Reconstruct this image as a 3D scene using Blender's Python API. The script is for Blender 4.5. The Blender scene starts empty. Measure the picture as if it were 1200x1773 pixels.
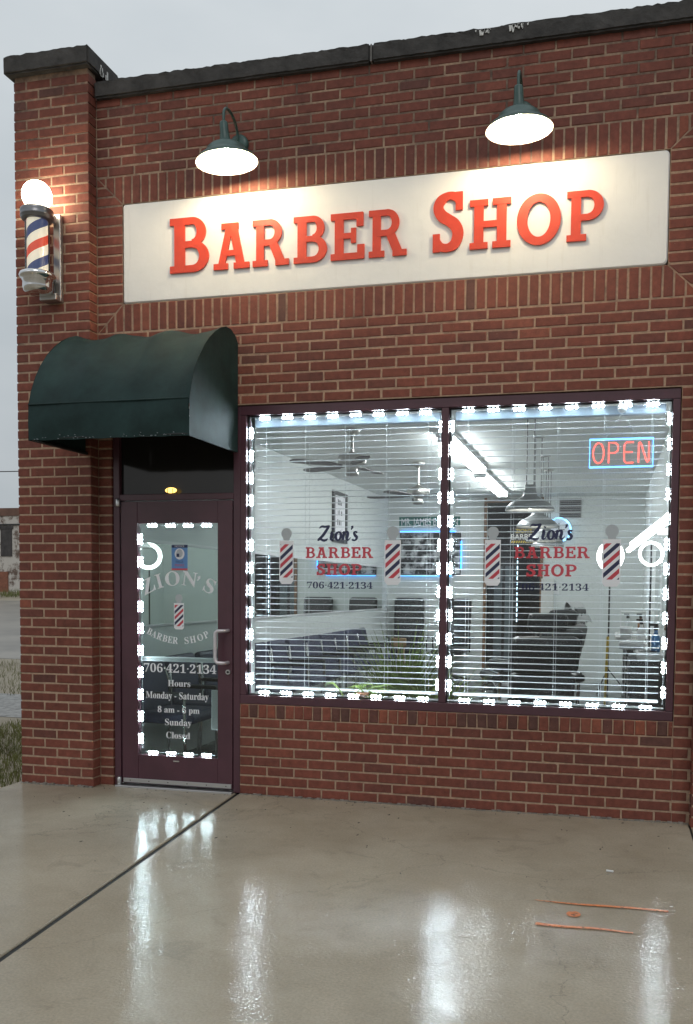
import bpy, bmesh, math, random
from mathutils import Vector, Matrix
R = math.radians
rnd = random.Random(7)
sc = bpy.context.scene
COL = sc.collection

# ---------------------------------------------------------------- camera
def look(C, yaw, pit, rol):
    f = Vector((-math.sin(yaw)*math.cos(pit), math.cos(yaw)*math.cos(pit), math.sin(pit)))
    r = Vector((math.cos(yaw), math.sin(yaw), 0)); u = r.cross(f)
    r2 = r*math.cos(rol) + u*math.sin(rol); u2 = -r*math.sin(rol) + u*math.cos(rol)
    m = Matrix((( r2.x, u2.x, -f.x, C[0]), (r2.y, u2.y, -f.y, C[1]), (r2.z, u2.z, -f.z, C[2]), (0, 0, 0, 1)))
    return m
cd = bpy.data.cameras.new('camera'); cam = bpy.data.objects.new('camera', cd); COL.objects.link(cam)
cam.matrix_world = look((-0.39546, -5.98074, 1.44561), 0.242995, -0.0536008, 0.0094391)
cd.sensor_fit = 'HORIZONTAL'; cd.sensor_width = 36; cd.lens = 1590.69/1200*36
cd.shift_x = (600-661.57)/1200; cd.shift_y = (1106.74-886.5)/1200
cd.clip_start = 0.05; cd.clip_end = 900
sc.camera = cam

# ---------------------------------------------------------------- sky, sun, exposure
SUN_EL, SUN_ROT = R(9), R(200)
w = bpy.data.worlds.new('World'); sc.world = w; w.use_nodes = True
nt = w.node_tree; bg = nt.nodes['Background']
sky = nt.nodes.new('ShaderNodeTexSky'); sky.sky_type = 'NISHITA'; sky.sun_disc = False
sky.sun_elevation = SUN_EL; sky.sun_rotation = SUN_ROT; sky.dust_density = 6; sky.air_density = 1.6; sky.altitude = 100
hs = nt.nodes.new('ShaderNodeHueSaturation'); hs.inputs['Saturation'].default_value = 0.10
nt.links.new(sky.outputs[0], hs.inputs['Color'])
# soft overcast layer: flattens the brightness of the clear sky the way a cloud deck does
tc = nt.nodes.new('ShaderNodeTexCoord'); nz = nt.nodes.new('ShaderNodeTexNoise')
nz.inputs['Scale'].default_value = 2.2; nz.inputs['Detail'].default_value = 5
mp = nt.nodes.new('ShaderNodeMapping'); mp.inputs['Scale'].default_value = (1, 1, 2.5)
nt.links.new(tc.outputs['Generated'], mp.inputs[0]); nt.links.new(mp.outputs[0], nz.inputs['Vector'])
cr = nt.nodes.new('ShaderNodeValToRGB')
cr.color_ramp.elements[0].position = 0.3; cr.color_ramp.elements[0].color = (6.1, 6.85, 7.4, 1)
cr.color_ramp.elements[1].position = 0.7; cr.color_ramp.elements[1].color = (8.3, 8.85, 9.2, 1)
nt.links.new(nz.outputs['Fac'], cr.inputs[0])
mx = nt.nodes.new('ShaderNodeMix'); mx.data_type = 'RGBA'; mx.inputs[0].default_value = 0.85
nt.links.new(hs.outputs[0], mx.inputs[6]); nt.links.new(cr.outputs[0], mx.inputs[7])
# an overcast dusk sky is brighter overhead and on the side of the last light than behind the photographer
sxs = nt.nodes.new('ShaderNodeSeparateXYZ'); nt.links.new(tc.outputs['Generated'], sxs.inputs[0])
gy = nt.nodes.new('ShaderNodeMapRange'); gy.inputs[1].default_value = -.8; gy.inputs[2].default_value = .5; gy.inputs[3].default_value = .86; gy.inputs[4].default_value = 1.0
nt.links.new(sxs.outputs[1], gy.inputs[0])
gz_ = nt.nodes.new('ShaderNodeMapRange'); gz_.inputs[1].default_value = 0; gz_.inputs[2].default_value = 1; gz_.inputs[3].default_value = .88; gz_.inputs[4].default_value = 1.45
nt.links.new(sxs.outputs[2], gz_.inputs[0])
gm = nt.nodes.new('ShaderNodeMath'); gm.operation = 'MULTIPLY'; nt.links.new(gy.outputs[0], gm.inputs[0]); nt.links.new(gz_.outputs[0], gm.inputs[1])
gmx = nt.nodes.new('ShaderNodeMix'); gmx.data_type = 'RGBA'; gmx.blend_type = 'MULTIPLY'; gmx.inputs[0].default_value = 1
nt.links.new(mx.outputs[2], gmx.inputs[6]); nt.links.new(gm.outputs[0], gmx.inputs[7])
nt.links.new(gmx.outputs[2], bg.inputs['Color']); bg.inputs['Strength'].default_value = 0.08
sl = bpy.data.lights.new('sun', 'SUN'); sl.energy = 0.5; sl.angle = R(25); sl.color = (1, .97, .94)
so = bpy.data.objects.new('sun', sl); COL.objects.link(so)
so.rotation_euler = (R(90)-R(38), 0, R(200-180))
sc.view_settings.view_transform = 'Standard'; sc.view_settings.look = 'None'
sc.view_settings.exposure = 0; sc.view_settings.gamma = 1
sc.cycles.transparent_max_bounces = 24
sc.cycles.max_bounces = 10
sc.cycles.sample_clamp_indirect = 12

# ---------------------------------------------------------------- helpers
class MB:
    def __init__(s): s.v, s.f, s.m, s.t, s.sm = [], [], [], [], []
    def face(s, pts, mat=0, tone=.5, smooth=False):
        b = len(s.v); s.v.extend([tuple(p) for p in pts]); s.f.append(tuple(range(b, b+len(pts)))); s.m.append(mat); s.t.append(tone); s.sm.append(smooth)
    def grid(s, rows, mat=0, closed=False, smooth=True, tone=.5):
        b = len(s.v); n = len(rows[0])
        for r_ in rows: s.v.extend([tuple(p) for p in r_])
        for i in range(len(rows)-1):
            for j in range(n if closed else n-1):
                k = (j+1) % n
                s.f.append((b+i*n+j, b+i*n+k, b+(i+1)*n+k, b+(i+1)*n+j)); s.m.append(mat); s.t.append(tone); s.sm.append(smooth)
    def box(s, x0, x1, y0, y1, z0, z1, mat=0, b=0.0, M=None, tone=.5):
        if b <= 0:
            P = [(x0,y0,z0),(x1,y0,z0),(x1,y1,z0),(x0,y1,z0),(x0,y0,z1),(x1,y0,z1),(x1,y1,z1),(x0,y1,z1)]
            F = [(0,3,2,1),(4,5,6,7),(0,1,5,4),(1,2,6,5),(2,3,7,6),(3,0,4,7)]
        else:
            b = min(b, (x1-x0)*.45, (y1-y0)*.45, (z1-z0)*.45)
            bm = bmesh.new(); bmesh.ops.create_cube(bm, size=1)
            for v in bm.verts: v.co = Vector(((x0+x1)/2+v.co.x*(x1-x0), (y0+y1)/2+v.co.y*(y1-y0), (z0+z1)/2+v.co.z*(z1-z0)))
            bmesh.ops.bevel(bm, geom=bm.edges[:], offset=b, segments=2, affect='EDGES', profile=.5)
            bm.verts.index_update(); P = [v.co[:] for v in bm.verts]; F = [tuple(v.index for v in f.verts) for f in bm.faces]; bm.free()
        if M is not None: P = [tuple(M @ Vector(p)) for p in P]
        o = len(s.v); s.v.extend(P)
        for f in F: s.f.append(tuple(o+i for i in f)); s.m.append(mat); s.t.append(tone); s.sm.append(False)
    def tube(s, pts, r, mat=0, n=8, caps=True, closed=False):
        pts = [Vector(p) for p in pts]; rs = r if isinstance(r, (list, tuple)) else [r]*len(pts)
        rows = []; N = len(pts); up = None
        for i in range(N):
            a = pts[i-1] if (i or closed) else pts[0]; c = pts[(i+1) % N] if (i < N-1 or closed) else pts[-1]
            d = (c-a).normalized()
            if up is None:
                up = d.orthogonal().normalized()
            else:
                up = (up - d*up.dot(d)); up = up.normalized() if up.length > 1e-6 else d.orthogonal().normalized()
            q = d.cross(up)
            rows.append([pts[i] + (up*math.cos(2*math.pi*k/n) + q*math.sin(2*math.pi*k/n))*rs[i] for k in range(n)])
        if closed: rows.append(rows[0])
        s.grid(rows, mat, closed=True)
        if caps and not closed:
            s.face(list(reversed(rows[0])), mat); s.face(rows[-1], mat)
    def lathe(s, prof, c=(0,0,0), mat=0, n=28, M=None):
        rows = []
        for r_, z in prof:
            ring = [Vector((r_*math.cos(2*math.pi*k/n), r_*math.sin(2*math.pi*k/n), z)) for k in range(n)]
            if M is not None: ring = [M @ p for p in ring]
            rows.append([p + Vector(c) for p in ring])
        s.grid(rows, mat, closed=True)
    def poly(s, pts, y0, y1, mat=0):
        """polygon in the x-z plane (counter-clockwise seen from the street), front face at y0, back at y1"""
        n = len(pts); s.face([(x, y0, z) for x, z in pts], mat)
        for i in range(n):
            a, b = pts[i], pts[(i+1) % n]
            s.face([(a[0], y0, a[1]), (a[0], y1, a[1]), (b[0], y1, b[1]), (b[0], y0, b[1])], mat)
    def build(s, name, mats, parent=None, tone=False, fixn=False):
        me = bpy.data.meshes.new(name); me.from_pydata(s.v, [], s.f)
        if not isinstance(mats, (list, tuple)): mats = [mats]
        for m in mats: me.materials.append(m)
        me.polygons.foreach_set('material_index', s.m); me.polygons.foreach_set('use_smooth', s.sm)
        if tone:
            at = me.attributes.new('tone', 'FLOAT', 'FACE'); at.data.foreach_set('value', s.t)
        me.update()
        if fixn:
            bm = bmesh.new(); bm.from_mesh(me); bmesh.ops.remove_doubles(bm, verts=bm.verts, dist=1e-5); bmesh.ops.recalc_face_normals(bm, faces=bm.faces); bm.to_mesh(me); bm.free()
        o = bpy.data.objects.new(name, me); COL.objects.link(o)
        if parent is not None: o.parent = parent
        return o

def tag(o, label=None, cat=None, group=None, kind=None):
    if label: o['label'] = label
    if cat: o['category'] = cat
    if group: o['group'] = group
    if kind: o['kind'] = kind
    return o
def thing(name, label, cat, loc=(0,0,0), rz=0, group=None):
    o = bpy.data.objects.new(name, None); COL.objects.link(o); o.location = loc; o.rotation_euler = (0,0,rz); o.empty_display_size = .1
    return tag(o, label, cat, group)
def dup(root, loc=None, rz=None, label=None, scale=None):
    def cp(o, par):
        c = o.copy(); COL.objects.link(c)
        if par is not None: c.parent = par
        for ch in o.children: cp(ch, c)
        return c
    c = cp(root, None)
    if loc is not None: c.location = loc
    if rz is not None: c.rotation_euler = (0,0,rz)
    if scale is not None: c.scale = scale
    if label: c['label'] = label
    return c
def clip(poly, a, b, c):
    """keep the side a*x+b*y+c >= 0"""
    out = []
    for i in range(len(poly)):
        p, q = poly[i], poly[(i+1) % len(poly)]
        dp, dq = a*p[0]+b*p[1]+c, a*q[0]+b*q[1]+c
        if dp >= 0: out.append(p)
        if (dp >= 0) != (dq >= 0):
            t = dp/(dp-dq); out.append((p[0]+(q[0]-p[0])*t, p[1]+(q[1]-p[1])*t))
    return out

# ---------------------------------------------------------------- materials
def N(nt, t, **k):
    n = nt.nodes.new(t)
    for a, v in k.items(): setattr(n, a, v)
    return n
def mat(name, col, rough=.5, metal=0, spec=.5, bump=0, bscale=40, var=0, vscale=6, coat=0, emit=None, es=0, trans=0, detail=4):
    m = bpy.data.materials.new(name); m.use_nodes = True; t = m.node_tree; p = t.nodes['Principled BSDF']
    p.inputs['Base Color'].default_value = (*col, 1); p.inputs['Roughness'].default_value = rough; p.inputs['Metallic'].default_value = metal
    p.inputs['Specular IOR Level'].default_value = spec; p.inputs['Coat Weight'].default_value = coat; p.inputs['Coat Roughness'].default_value = .08
    if emit: p.inputs['Emission Color'].default_value = (*emit, 1); p.inputs['Emission Strength'].default_value = es
    tcn = None
    if bump or var:
        tcn = N(t, 'ShaderNodeTexCoord')
    if var:
        n = N(t, 'ShaderNodeTexNoise'); n.inputs['Scale'].default_value = vscale; n.inputs['Detail'].default_value = detail; n.inputs['Roughness'].default_value = .65
        t.links.new(tcn.outputs['Object'], n.inputs['Vector'])
        r = N(t, 'ShaderNodeValToRGB'); r.color_ramp.elements[0].position = .3; r.color_ramp.elements[1].position = .7
        r.color_ramp.elements[0].color = (*[c*(1-var) for c in col], 1); r.color_ramp.elements[1].color = (*[min(1, c*(1+var)) for c in col], 1)
        t.links.new(n.outputs['Fac'], r.inputs[0]); t.links.new(r.outputs[0], p.inputs['Base Color'])
    if bump:
        n2 = N(t, 'ShaderNodeTexNoise'); n2.inputs['Scale'].default_value = bscale; n2.inputs['Detail'].default_value = 4
        t.links.new(tcn.outputs['Object'], n2.inputs['Vector'])
        b = N(t, 'ShaderNodeBump'); b.inputs['Strength'].default_value = bump; b.inputs['Distance'].default_value = .004
        t.links.new(n2.outputs['Fac'], b.inputs['Height']); t.links.new(b.outputs[0], p.inputs['Normal'])
    return m
def emis(name, col, s):
    m = bpy.data.materials.new(name); m.use_nodes = True; t = m.node_tree; t.nodes.clear()
    e = N(t, 'ShaderNodeEmission'); e.inputs[0].default_value = (*col, 1); e.inputs[1].default_value = s
    o = N(t, 'ShaderNodeOutputMaterial'); t.links.new(e.outputs[0], o.inputs[0]); return m

def brick_mat():
    m = bpy.data.materials.new('fired_brick'); m.use_nodes = True; t = m.node_tree; p = t.nodes['Principled BSDF']
    a = N(t, 'ShaderNodeAttribute', attribute_name='tone')
    r = N(t, 'ShaderNodeValToRGB'); r.color_ramp.interpolation = 'LINEAR'
    els = [(0, (.098,.046,.037)), (.15, (.138,.048,.036)), (.45, (.170,.051,.034)), (.75, (.195,.057,.037)), (.9, (.22,.070,.045)), (1, (.25,.073,.041))]
    for i, (ps, c) in enumerate(els):
        e = r.color_ramp.elements[i] if i < 2 else r.color_ramp.elements.new(ps)
        e.position = ps; e.color = (*c, 1)
    t.links.new(a.outputs['Fac'], r.inputs[0])
    tcn = N(t, 'ShaderNodeTexCoord')
    n = N(t, 'ShaderNodeTexNoise'); n.inputs['Scale'].default_value = 22; n.inputs['Detail'].default_value = 6; n.inputs['Roughness'].default_value = .7
    t.links.new(tcn.outputs['Object'], n.inputs['Vector'])
    rr = N(t, 'ShaderNodeMapRange'); rr.inputs[1].default_value = .3; rr.inputs[2].default_value = .7; rr.inputs[3].default_value = .72; rr.inputs[4].default_value = 1.25
    t.links.new(n.outputs['Fac'], rr.inputs[0])
    # weathering: large soot and lime blotches
    n3 = N(t, 'ShaderNodeTexNoise'); n3.inputs['Scale'].default_value = 1.1; n3.inputs['Detail'].default_value = 5; n3.inputs['Roughness'].default_value = .6
    t.links.new(tcn.outputs['Object'], n3.inputs['Vector'])
    r3 = N(t, 'ShaderNodeMapRange'); r3.inputs[1].default_value = .35; r3.inputs[2].default_value = .65; r3.inputs[3].default_value = .78; r3.inputs[4].default_value = 1.12
    t.links.new(n3.outputs['Fac'], r3.inputs[0])
    mu = N(t, 'ShaderNodeMath', operation='MULTIPLY'); t.links.new(rr.outputs[0], mu.inputs[0]); t.links.new(r3.outputs[0], mu.inputs[1])
    mx = N(t, 'ShaderNodeMix', data_type='RGBA', blend_type='MULTIPLY'); mx.inputs[0].default_value = 1
    t.links.new(r.outputs[0], mx.inputs[6]); t.links.new(mu.outputs[0], mx.inputs[7])
    # sparse pale lime specks
    n4 = N(t, 'ShaderNodeTexNoise'); n4.inputs['Scale'].default_value = 60; n4.inputs['Detail'].default_value = 3
    t.links.new(tcn.outputs['Object'], n4.inputs['Vector'])
    r4 = N(t, 'ShaderNodeMapRange'); r4.inputs[1].default_value = .68; r4.inputs[2].default_value = .8; r4.inputs[3].default_value = 0; r4.inputs[4].default_value = .35
    t.links.new(n4.outputs['Fac'], r4.inputs[0])
    m2 = N(t, 'ShaderNodeMix', data_type='RGBA'); m2.inputs[7].default_value = (.42,.3,.24,1)
    t.links.new(r4.outputs[0], m2.inputs[0]); t.links.new(mx.outputs[2], m2.inputs[6])
    t.links.new(m2.outputs[2], p.inputs['Base Color'])
    p.inputs['Roughness'].default_value = .72; p.inputs['Specular IOR Level'].default_value = .35
    n2 = N(t, 'ShaderNodeTexNoise'); n2.inputs['Scale'].default_value = 150; n2.inputs['Detail'].default_value = 4
    t.links.new(tcn.outputs['Object'], n2.inputs['Vector'])
    b = N(t, 'ShaderNodeBump'); b.inputs['Strength'].default_value = .6; b.inputs['Distance'].default_value = .003
    t.links.new(n2.outputs['Fac'], b.inputs['Height']); t.links.new(b.outputs[0], p.inputs['Normal'])
    return m
BRICK = brick_mat()
def mortar_mat():
    m = mat('sand_mortar', (.37,.25,.172), .9, bump=.8, bscale=180, var=.25, vscale=30)
    t = m.node_tree; p = t.nodes['Principled BSDF']
    tcn = N(t, 'ShaderNodeTexCoord'); n = N(t, 'ShaderNodeTexNoise'); n.inputs['Scale'].default_value = 2.3; n.inputs['Detail'].default_value = 7; n.inputs['Roughness'].default_value = .7
    t.links.new(tcn.outputs['Object'], n.inputs['Vector'])
    sx = N(t, 'ShaderNodeSeparateXYZ'); t.links.new(tcn.outputs['Object'], sx.inputs[0])
    zr = N(t, 'ShaderNodeMapRange'); zr.inputs[1].default_value = 2.6; zr.inputs[2].default_value = 4.9; zr.inputs[3].default_value = -.1; zr.inputs[4].default_value = .12
    t.links.new(sx.outputs[2], zr.inputs[0])
    ad = N(t, 'ShaderNodeMath', operation='ADD'); t.links.new(n.outputs['Fac'], ad.inputs[0]); t.links.new(zr.outputs[0], ad.inputs[1])
    mr = N(t, 'ShaderNodeMapRange'); mr.inputs[1].default_value = .50; mr.inputs[2].default_value = .70; mr.inputs[3].default_value = 0; mr.inputs[4].default_value = .92
    t.links.new(ad.outputs[0], mr.inputs[0])
    src = p.inputs['Base Color'].links[0].from_socket
    mx = N(t, 'ShaderNodeMix', data_type='RGBA'); mx.inputs[7].default_value = (.085,.055,.045,1)
    t.links.new(mr.outputs[0], mx.inputs[0]); t.links.new(src, mx.inputs[6]); t.links.new(mx.outputs[2], p.inputs['Base Color'])
    return m
MORTAR = mortar_mat()
COPING = mat('weathered_coping', (.045,.042,.040), .85, bump=1, bscale=60, var=.5, vscale=9, detail=8)
def paint_frame():
    return mat('maroon_frame_paint', (.070,.025,.036), .38, bump=.08, bscale=60, var=.18, vscale=3)
FRAME = paint_frame()
GASKET = mat('black_gasket', (.012,.012,.013), .5)
ALU = mat('brushed_aluminium', (.55,.55,.55), .32, metal=1, bump=.1, bscale=200)
CHROME = mat('chrome', (.72,.72,.72), .12, metal=1)
PEWTER = mat('grey_cast_metal', (.22,.22,.23), .33, metal=1, bump=.15, bscale=60)
WHITEP = mat('white_plastic', (.72,.72,.72), .35)
def plaster():
    m = mat('white_plaster', (.82,.80,.765), .65, bump=.7, bscale=11, var=.035, vscale=3, detail=8); t = m.node_tree; p = t.nodes['Principled BSDF']
    tcn = N(t, 'ShaderNodeTexCoord'); mpn = N(t, 'ShaderNodeMapping'); mpn.inputs['Scale'].default_value = (14, 1, 1.3); t.links.new(tcn.outputs['Object'], mpn.inputs[0])
    n = N(t, 'ShaderNodeTexNoise'); n.inputs['Scale'].default_value = 1.5; n.inputs['Detail'].default_value = 7; n.inputs['Roughness'].default_value = .65; t.links.new(mpn.outputs[0], n.inputs['Vector'])
    mr = N(t, 'ShaderNodeMapRange'); mr.inputs[1].default_value = .56; mr.inputs[2].default_value = .8; mr.inputs[3].default_value = 0; mr.inputs[4].default_value = .22; t.links.new(n.outputs['Fac'], mr.inputs[0])
    src = p.inputs['Base Color'].links[0].from_socket; mx = N(t, 'ShaderNodeMix', data_type='RGBA'); mx.inputs[7].default_value = (.42,.36,.28,1)
    t.links.new(mr.outputs[0], mx.inputs[0]); t.links.new(src, mx.inputs[6]); t.links.new(mx.outputs[2], p.inputs['Base Color']); return m
PLASTER = plaster()
def letter_mat():
    return mat('red_letter_paint', (.62,.055,.022), .42, bump=.08, bscale=90, var=.08, vscale=10)
RED = letter_mat()
def vinyl(name, col):
    m = bpy.data.materials.new(name); m.use_nodes = True; t = m.node_tree; t.nodes.clear()
    o = N(t, 'ShaderNodeOutputMaterial'); d = N(t, 'ShaderNodeBsdfDiffuse'); tl = N(t, 'ShaderNodeBsdfTranslucent'); mx = N(t, 'ShaderNodeMixShader'); mx.inputs[0].default_value = .22
    d.inputs[0].default_value = (*col, 1); tl.inputs[0].default_value = (*col, 1)
    t.links.new(d.outputs[0], mx.inputs[1]); t.links.new(tl.outputs[0], mx.inputs[2]); t.links.new(mx.outputs[0], o.inputs[0]); return m
VRED = mat('red_vinyl', (.52,.05,.07), .4); VNAVY = mat('navy_vinyl', (.018,.022,.07), .4); VWHITE = vinyl('white_vinyl', (.87,.86,.88)); VGREY = mat('frosted_vinyl', (.40,.43,.45), .5)
VBLUE = mat('blue_vinyl', (.10,.24,.50), .4); VINK = mat('dark_blue_ink', (.02,.03,.09), .5)

def glass_mat(name, drops=True, tint=(.93,.97,.96)):
    m = bpy.data.materials.new(name); m.use_nodes = True; t = m.node_tree; t.nodes.clear()
    o = N(t, 'ShaderNodeOutputMaterial'); tr = N(t, 'ShaderNodeBsdfTransparent'); tr.inputs[0].default_value = (*tint, 1)
    gl = N(t, 'ShaderNodeBsdfGlossy'); gl.inputs['Roughness'].default_value = .015
    fr = N(t, 'ShaderNodeFresnel'); fr.inputs[0].default_value = 1.45
    mx = N(t, 'ShaderNodeMixShader'); t.links.new(fr.outputs[0], mx.inputs[0]); t.links.new(tr.outputs[0], mx.inputs[1]); t.links.new(gl.outputs[0], mx.inputs[2])
    last = mx
    if drops:
        tcn = N(t, 'ShaderNodeTexCoord')
        big = N(t, 'ShaderNodeTexNoise'); big.inputs['Scale'].default_value = 2.2; big.inputs['Detail'].default_value = 3
        t.links.new(tcn.outputs['Object'], big.inputs['Vector'])
        fac = None
        for scale, thr, lo, hi in ((150, .30, .42, .60), (70, .22, .46, .66)):
            v = N(t, 'ShaderNodeTexVoronoi'); v.inputs['Scale'].default_value = scale; v.inputs['Randomness'].default_value = 1
            t.links.new(tcn.outputs['Object'], v.inputs['Vector'])
            wn = N(t, 'ShaderNodeSeparateColor'); t.links.new(v.outputs['Color'], wn.inputs[0])
            # a drop exists where the cell's random number lies below the local wetness
            wet = N(t, 'ShaderNodeMapRange'); wet.inputs[1].default_value = lo; wet.inputs[2].default_value = hi; wet.inputs[3].default_value = .08; wet.inputs[4].default_value = .8
            t.links.new(big.outputs['Fac'], wet.inputs[0])
            ex = N(t, 'ShaderNodeMath', operation='LESS_THAN'); t.links.new(wn.outputs[0], ex.inputs[0]); t.links.new(wet.outputs[0], ex.inputs[1])
            sz = N(t, 'ShaderNodeMath', operation='MULTIPLY_ADD'); t.links.new(wn.outputs[1], sz.inputs[0]); sz.inputs[1].default_value = thr*.8; sz.inputs[2].default_value = thr*.35
            ins = N(t, 'ShaderNodeMath', operation='LESS_THAN'); t.links.new(v.outputs['Distance'], ins.inputs[0]); t.links.new(sz.outputs[0], ins.inputs[1])
            mu = N(t, 'ShaderNodeMath', operation='MULTIPLY'); t.links.new(ex.outputs[0], mu.inputs[0]); t.links.new(ins.outputs[0], mu.inputs[1])
            if fac is None: fac = mu
            else:
                q = N(t, 'ShaderNodeMath', operation='MAXIMUM'); t.links.new(fac.outputs[0], q.inputs[0]); t.links.new(mu.outputs[0], q.inputs[1]); fac = q
        # water bends the lamps and sky towards the eye: part clear, part milky, part shiny
        tl = N(t, 'ShaderNodeBsdfTranslucent'); tl.inputs[0].default_value = (.85,.9,.92,1)
        g2 = N(t, 'ShaderNodeBsdfGlossy'); g2.inputs['Roughness'].default_value = .25
        df = N(t, 'ShaderNodeMixShader'); df.inputs[0].default_value = .25; t.links.new(tl.outputs[0], df.inputs[1]); t.links.new(g2.outputs[0], df.inputs[2])
        dm = N(t, 'ShaderNodeMixShader'); dm.inputs[0].default_value = .22; t.links.new(mx.outputs[0], dm.inputs[1]); t.links.new(df.outputs[0], dm.inputs[2])
        fm = N(t, 'ShaderNodeMixShader'); t.links.new(fac.outputs[0], fm.inputs[0]); t.links.new(mx.outputs[0], fm.inputs[1]); t.links.new(dm.outputs[0], fm.inputs[2])
        last = fm
    t.links.new(last.outputs[0], o.inputs[0]); return m
GLASS = glass_mat('rain_spotted_glass', True, (.96,.98,.985)); GLASSD = glass_mat('clear_door_glass', False, (.74,.80,.79)); CLEAR = glass_mat('clear_cover', False, (.97,.97,.97))
TINT = mat('dark_tinted_glass', (.016,.015,.014), .07, spec=.28)
LED = emis('cool_white_led', (.78,.91,1), 360)
BULB = emis('warm_bulb', (1,.84,.55), 330)
GLOBE = emis('lit_opal_globe', (1,.86,.62), 22)
TUBE = emis('fluorescent_tube', (.95,.99,1), 60)
RINGL = emis('ring_light_glow', (1,1,1), 8)
NRED = emis('neon_red', (1,.10,.075), 3.4); NBLUE = emis('neon_blue', (.12,.42,1), 4.2); SBLUE = emis('blue_led_strip', (.03,.35,1), 5)
AMBER = emis('amber_glow', (1,.62,.15), 3)
BLACKV = mat('black_vinyl_upholstery', (.012,.014,.018), .34, bump=.1, bscale=30)
NAVYF = mat('slate_blue_upholstery', (.022,.026,.062), .55, bump=.15, bscale=60)
BLACKM = mat('black_metal', (.012,.012,.012), .4)
WALLW = mat('interior_wall_paint', (.62,.65,.63), .65, bump=.1, bscale=25)

# ---------------------------------------------------------------- brickwork
c = .2032/3; B = .2; MJ = .0125
def brick_poly(mb, pts, y0, depth, tone, ch=.0035):
    """one brick whose face is a polygon in the x-z plane, at y0, chamfered, running back by depth"""
    j = rnd.uniform(-.0016, .0016); y = y0 + j
    if rnd.random() < .10 and len(pts) == 4:      # a knocked-off corner
        k = rnd.randrange(4); q = pts[k]; a_, b_ = pts[k-1], pts[(k+1) % 4]; u = rnd.uniform(.04, .10); v_ = rnd.uniform(.06, .28)
        lx = abs(a_[0]-q[0]) > abs(b_[0]-q[0]); f1, f2 = (u, v_) if lx else (v_, u)
        pts = pts[:k] + [(q[0]+(a_[0]-q[0])*f1*.6, q[1]+(a_[1]-q[1])*f1*.6), (q[0]+(b_[0]-q[0])*f2*.6, q[1]+(b_[1]-q[1])*f2*.6)] + pts[k+1:]
    cx = sum(p[0] for p in pts)/len(pts); cz = sum(p[1] for p in pts)/len(pts)
    ins = []
    for x, z in pts:
        dx, dz = cx-x, cz-z; ins.append((x+max(-ch, min(ch, dx)), z+max(-ch, min(ch, dz))))
    mb.face([(x, y, z) for x, z in ins], 0, tone)
    n = len(pts)
    for i in range(n):
        a, b, a2, b2 = pts[i], pts[(i+1) % n], ins[i], ins[(i+1) % n]
        mb.face([(a2[0], y, a2[1]), (a[0], y+ch, a[1]), (b[0], y+ch, b[1]), (b2[0], y, b2[1])], 0, tone)
        mb.face([(a[0], y+ch, a[1]), (a[0], y+depth, a[1]), (b[0], y+depth, b[1]), (b[0], y+ch, b[1])], 0, tone)
def jitter(x0, x1, z0, z1, k=.0013):
    u = lambda: rnd.uniform(-k, k)
    return [(x0+u(), z0+u()), (x1+u(), z0+u()), (x1+u(), z1+u()), (x0+u(), z1+u())]
def tone():
    t = rnd.gauss(.52, .15)
    return max(0, min(1, t if rnd.random() > .02 else rnd.uniform(.02, .18)))
def course_fill(mb, n, x0, x1, y0=0, depth=.03, off=None, b=B, z0=None, z1=None):
    o = (0 if n % 2 else b/2) if off is None else off
    za = n*c + MJ/2 if z0 is None else z0; zb = (n+1)*c - MJ/2 if z1 is None else z1
    k0 = math.floor((x0-o)/b) - 1
    for k in range(k0, k0+int((x1-x0)/b)+4):
        a, e = max(x0, o+k*b), min(x1, o+(k+1)*b)
        if e-a < .022: continue
        a2 = a + (MJ/2 if a > x0+1e-6 else 0); e2 = e - (MJ/2 if e < x1-1e-6 else 0)
        brick_poly(mb, jitter(a2, e2, za, zb), y0, depth, tone())
XL, XR = -3.992, .112                       # inner faces of the two brick piers
DL, DR, WL, WR = -3.887, -2.905, -2.905, 0.0
ZS, ZT, LZ = .64, 2.703, 40*c
mb = MB()
# rows beside and between the openings
for n in range(0, 72):
    z0, z1 = n*c, (n+1)*c
    if n < 40:
        brick_poly(mb, jitter(XL, DL-.004, z0+MJ/2, z1-MJ/2), 0, .03, tone())
        course_fill(mb, n, WR+.006, XR)
        if n < 8: course_fill(mb, n, WL+.006, WR+.006)
    elif n < 48 or n >= 64:
        course_fill(mb, n, XL+.003, XR-.002)
# rowlock sill under the window
x = WL+.004
while x < WR-.02:
    e = min(x+.0668, WR+.004); tn = max(0, min(1, rnd.choice([rnd.gauss(.5,.2), rnd.gauss(.85,.1), rnd.uniform(0,.1)])))
    brick_poly(mb, jitter(x+.004, e-.004, 8*c+.004, ZS-.004, .002), -.003, .05, tn, .006); x = e
# soldier frame round the sign
SX0, SX1, SZ0, SZ1 = -3.787, -.103, 3.452, 4.136
FX0, FX1, FZ0, FZ1 = XL+.003, XR-.002, 48*c, 64*c
def soldiers(z0, z1, top):
    x = FX0; pitch = c
    while x < FX1-.01:
        e = min(x+pitch, FX1)
        p = jitter(x+MJ/2, e-MJ/2, z0+MJ/2, z1-MJ/2)
        s = 1 if top else -1
        # the mitred corners keep only what lies above (below) the diagonal
        if x < SX0: 
            g = (z1-z0)/(SX0-FX0); p = clip(p, g, 1, -g*FX0 - z1 - .006) if top else clip(p, g, -1, -g*FX0 + z0 - .006)
        if e > SX1 and p:
            g = (z1-z0)/(FX1-SX1); p = clip(p, -g, 1, g*FX1 - z1 - .006) if top else clip(p, -g, -1, g*FX1 + z0 - .006)
        if len(p) >= 3 and max(q[0] for q in p)-min(q[0] for q in p) > .012:
            brick_poly(mb, p, 0, .03, tone())
        x = e
soldiers(SZ1, FZ1, True); soldiers(FZ0, SZ0, False)
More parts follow.
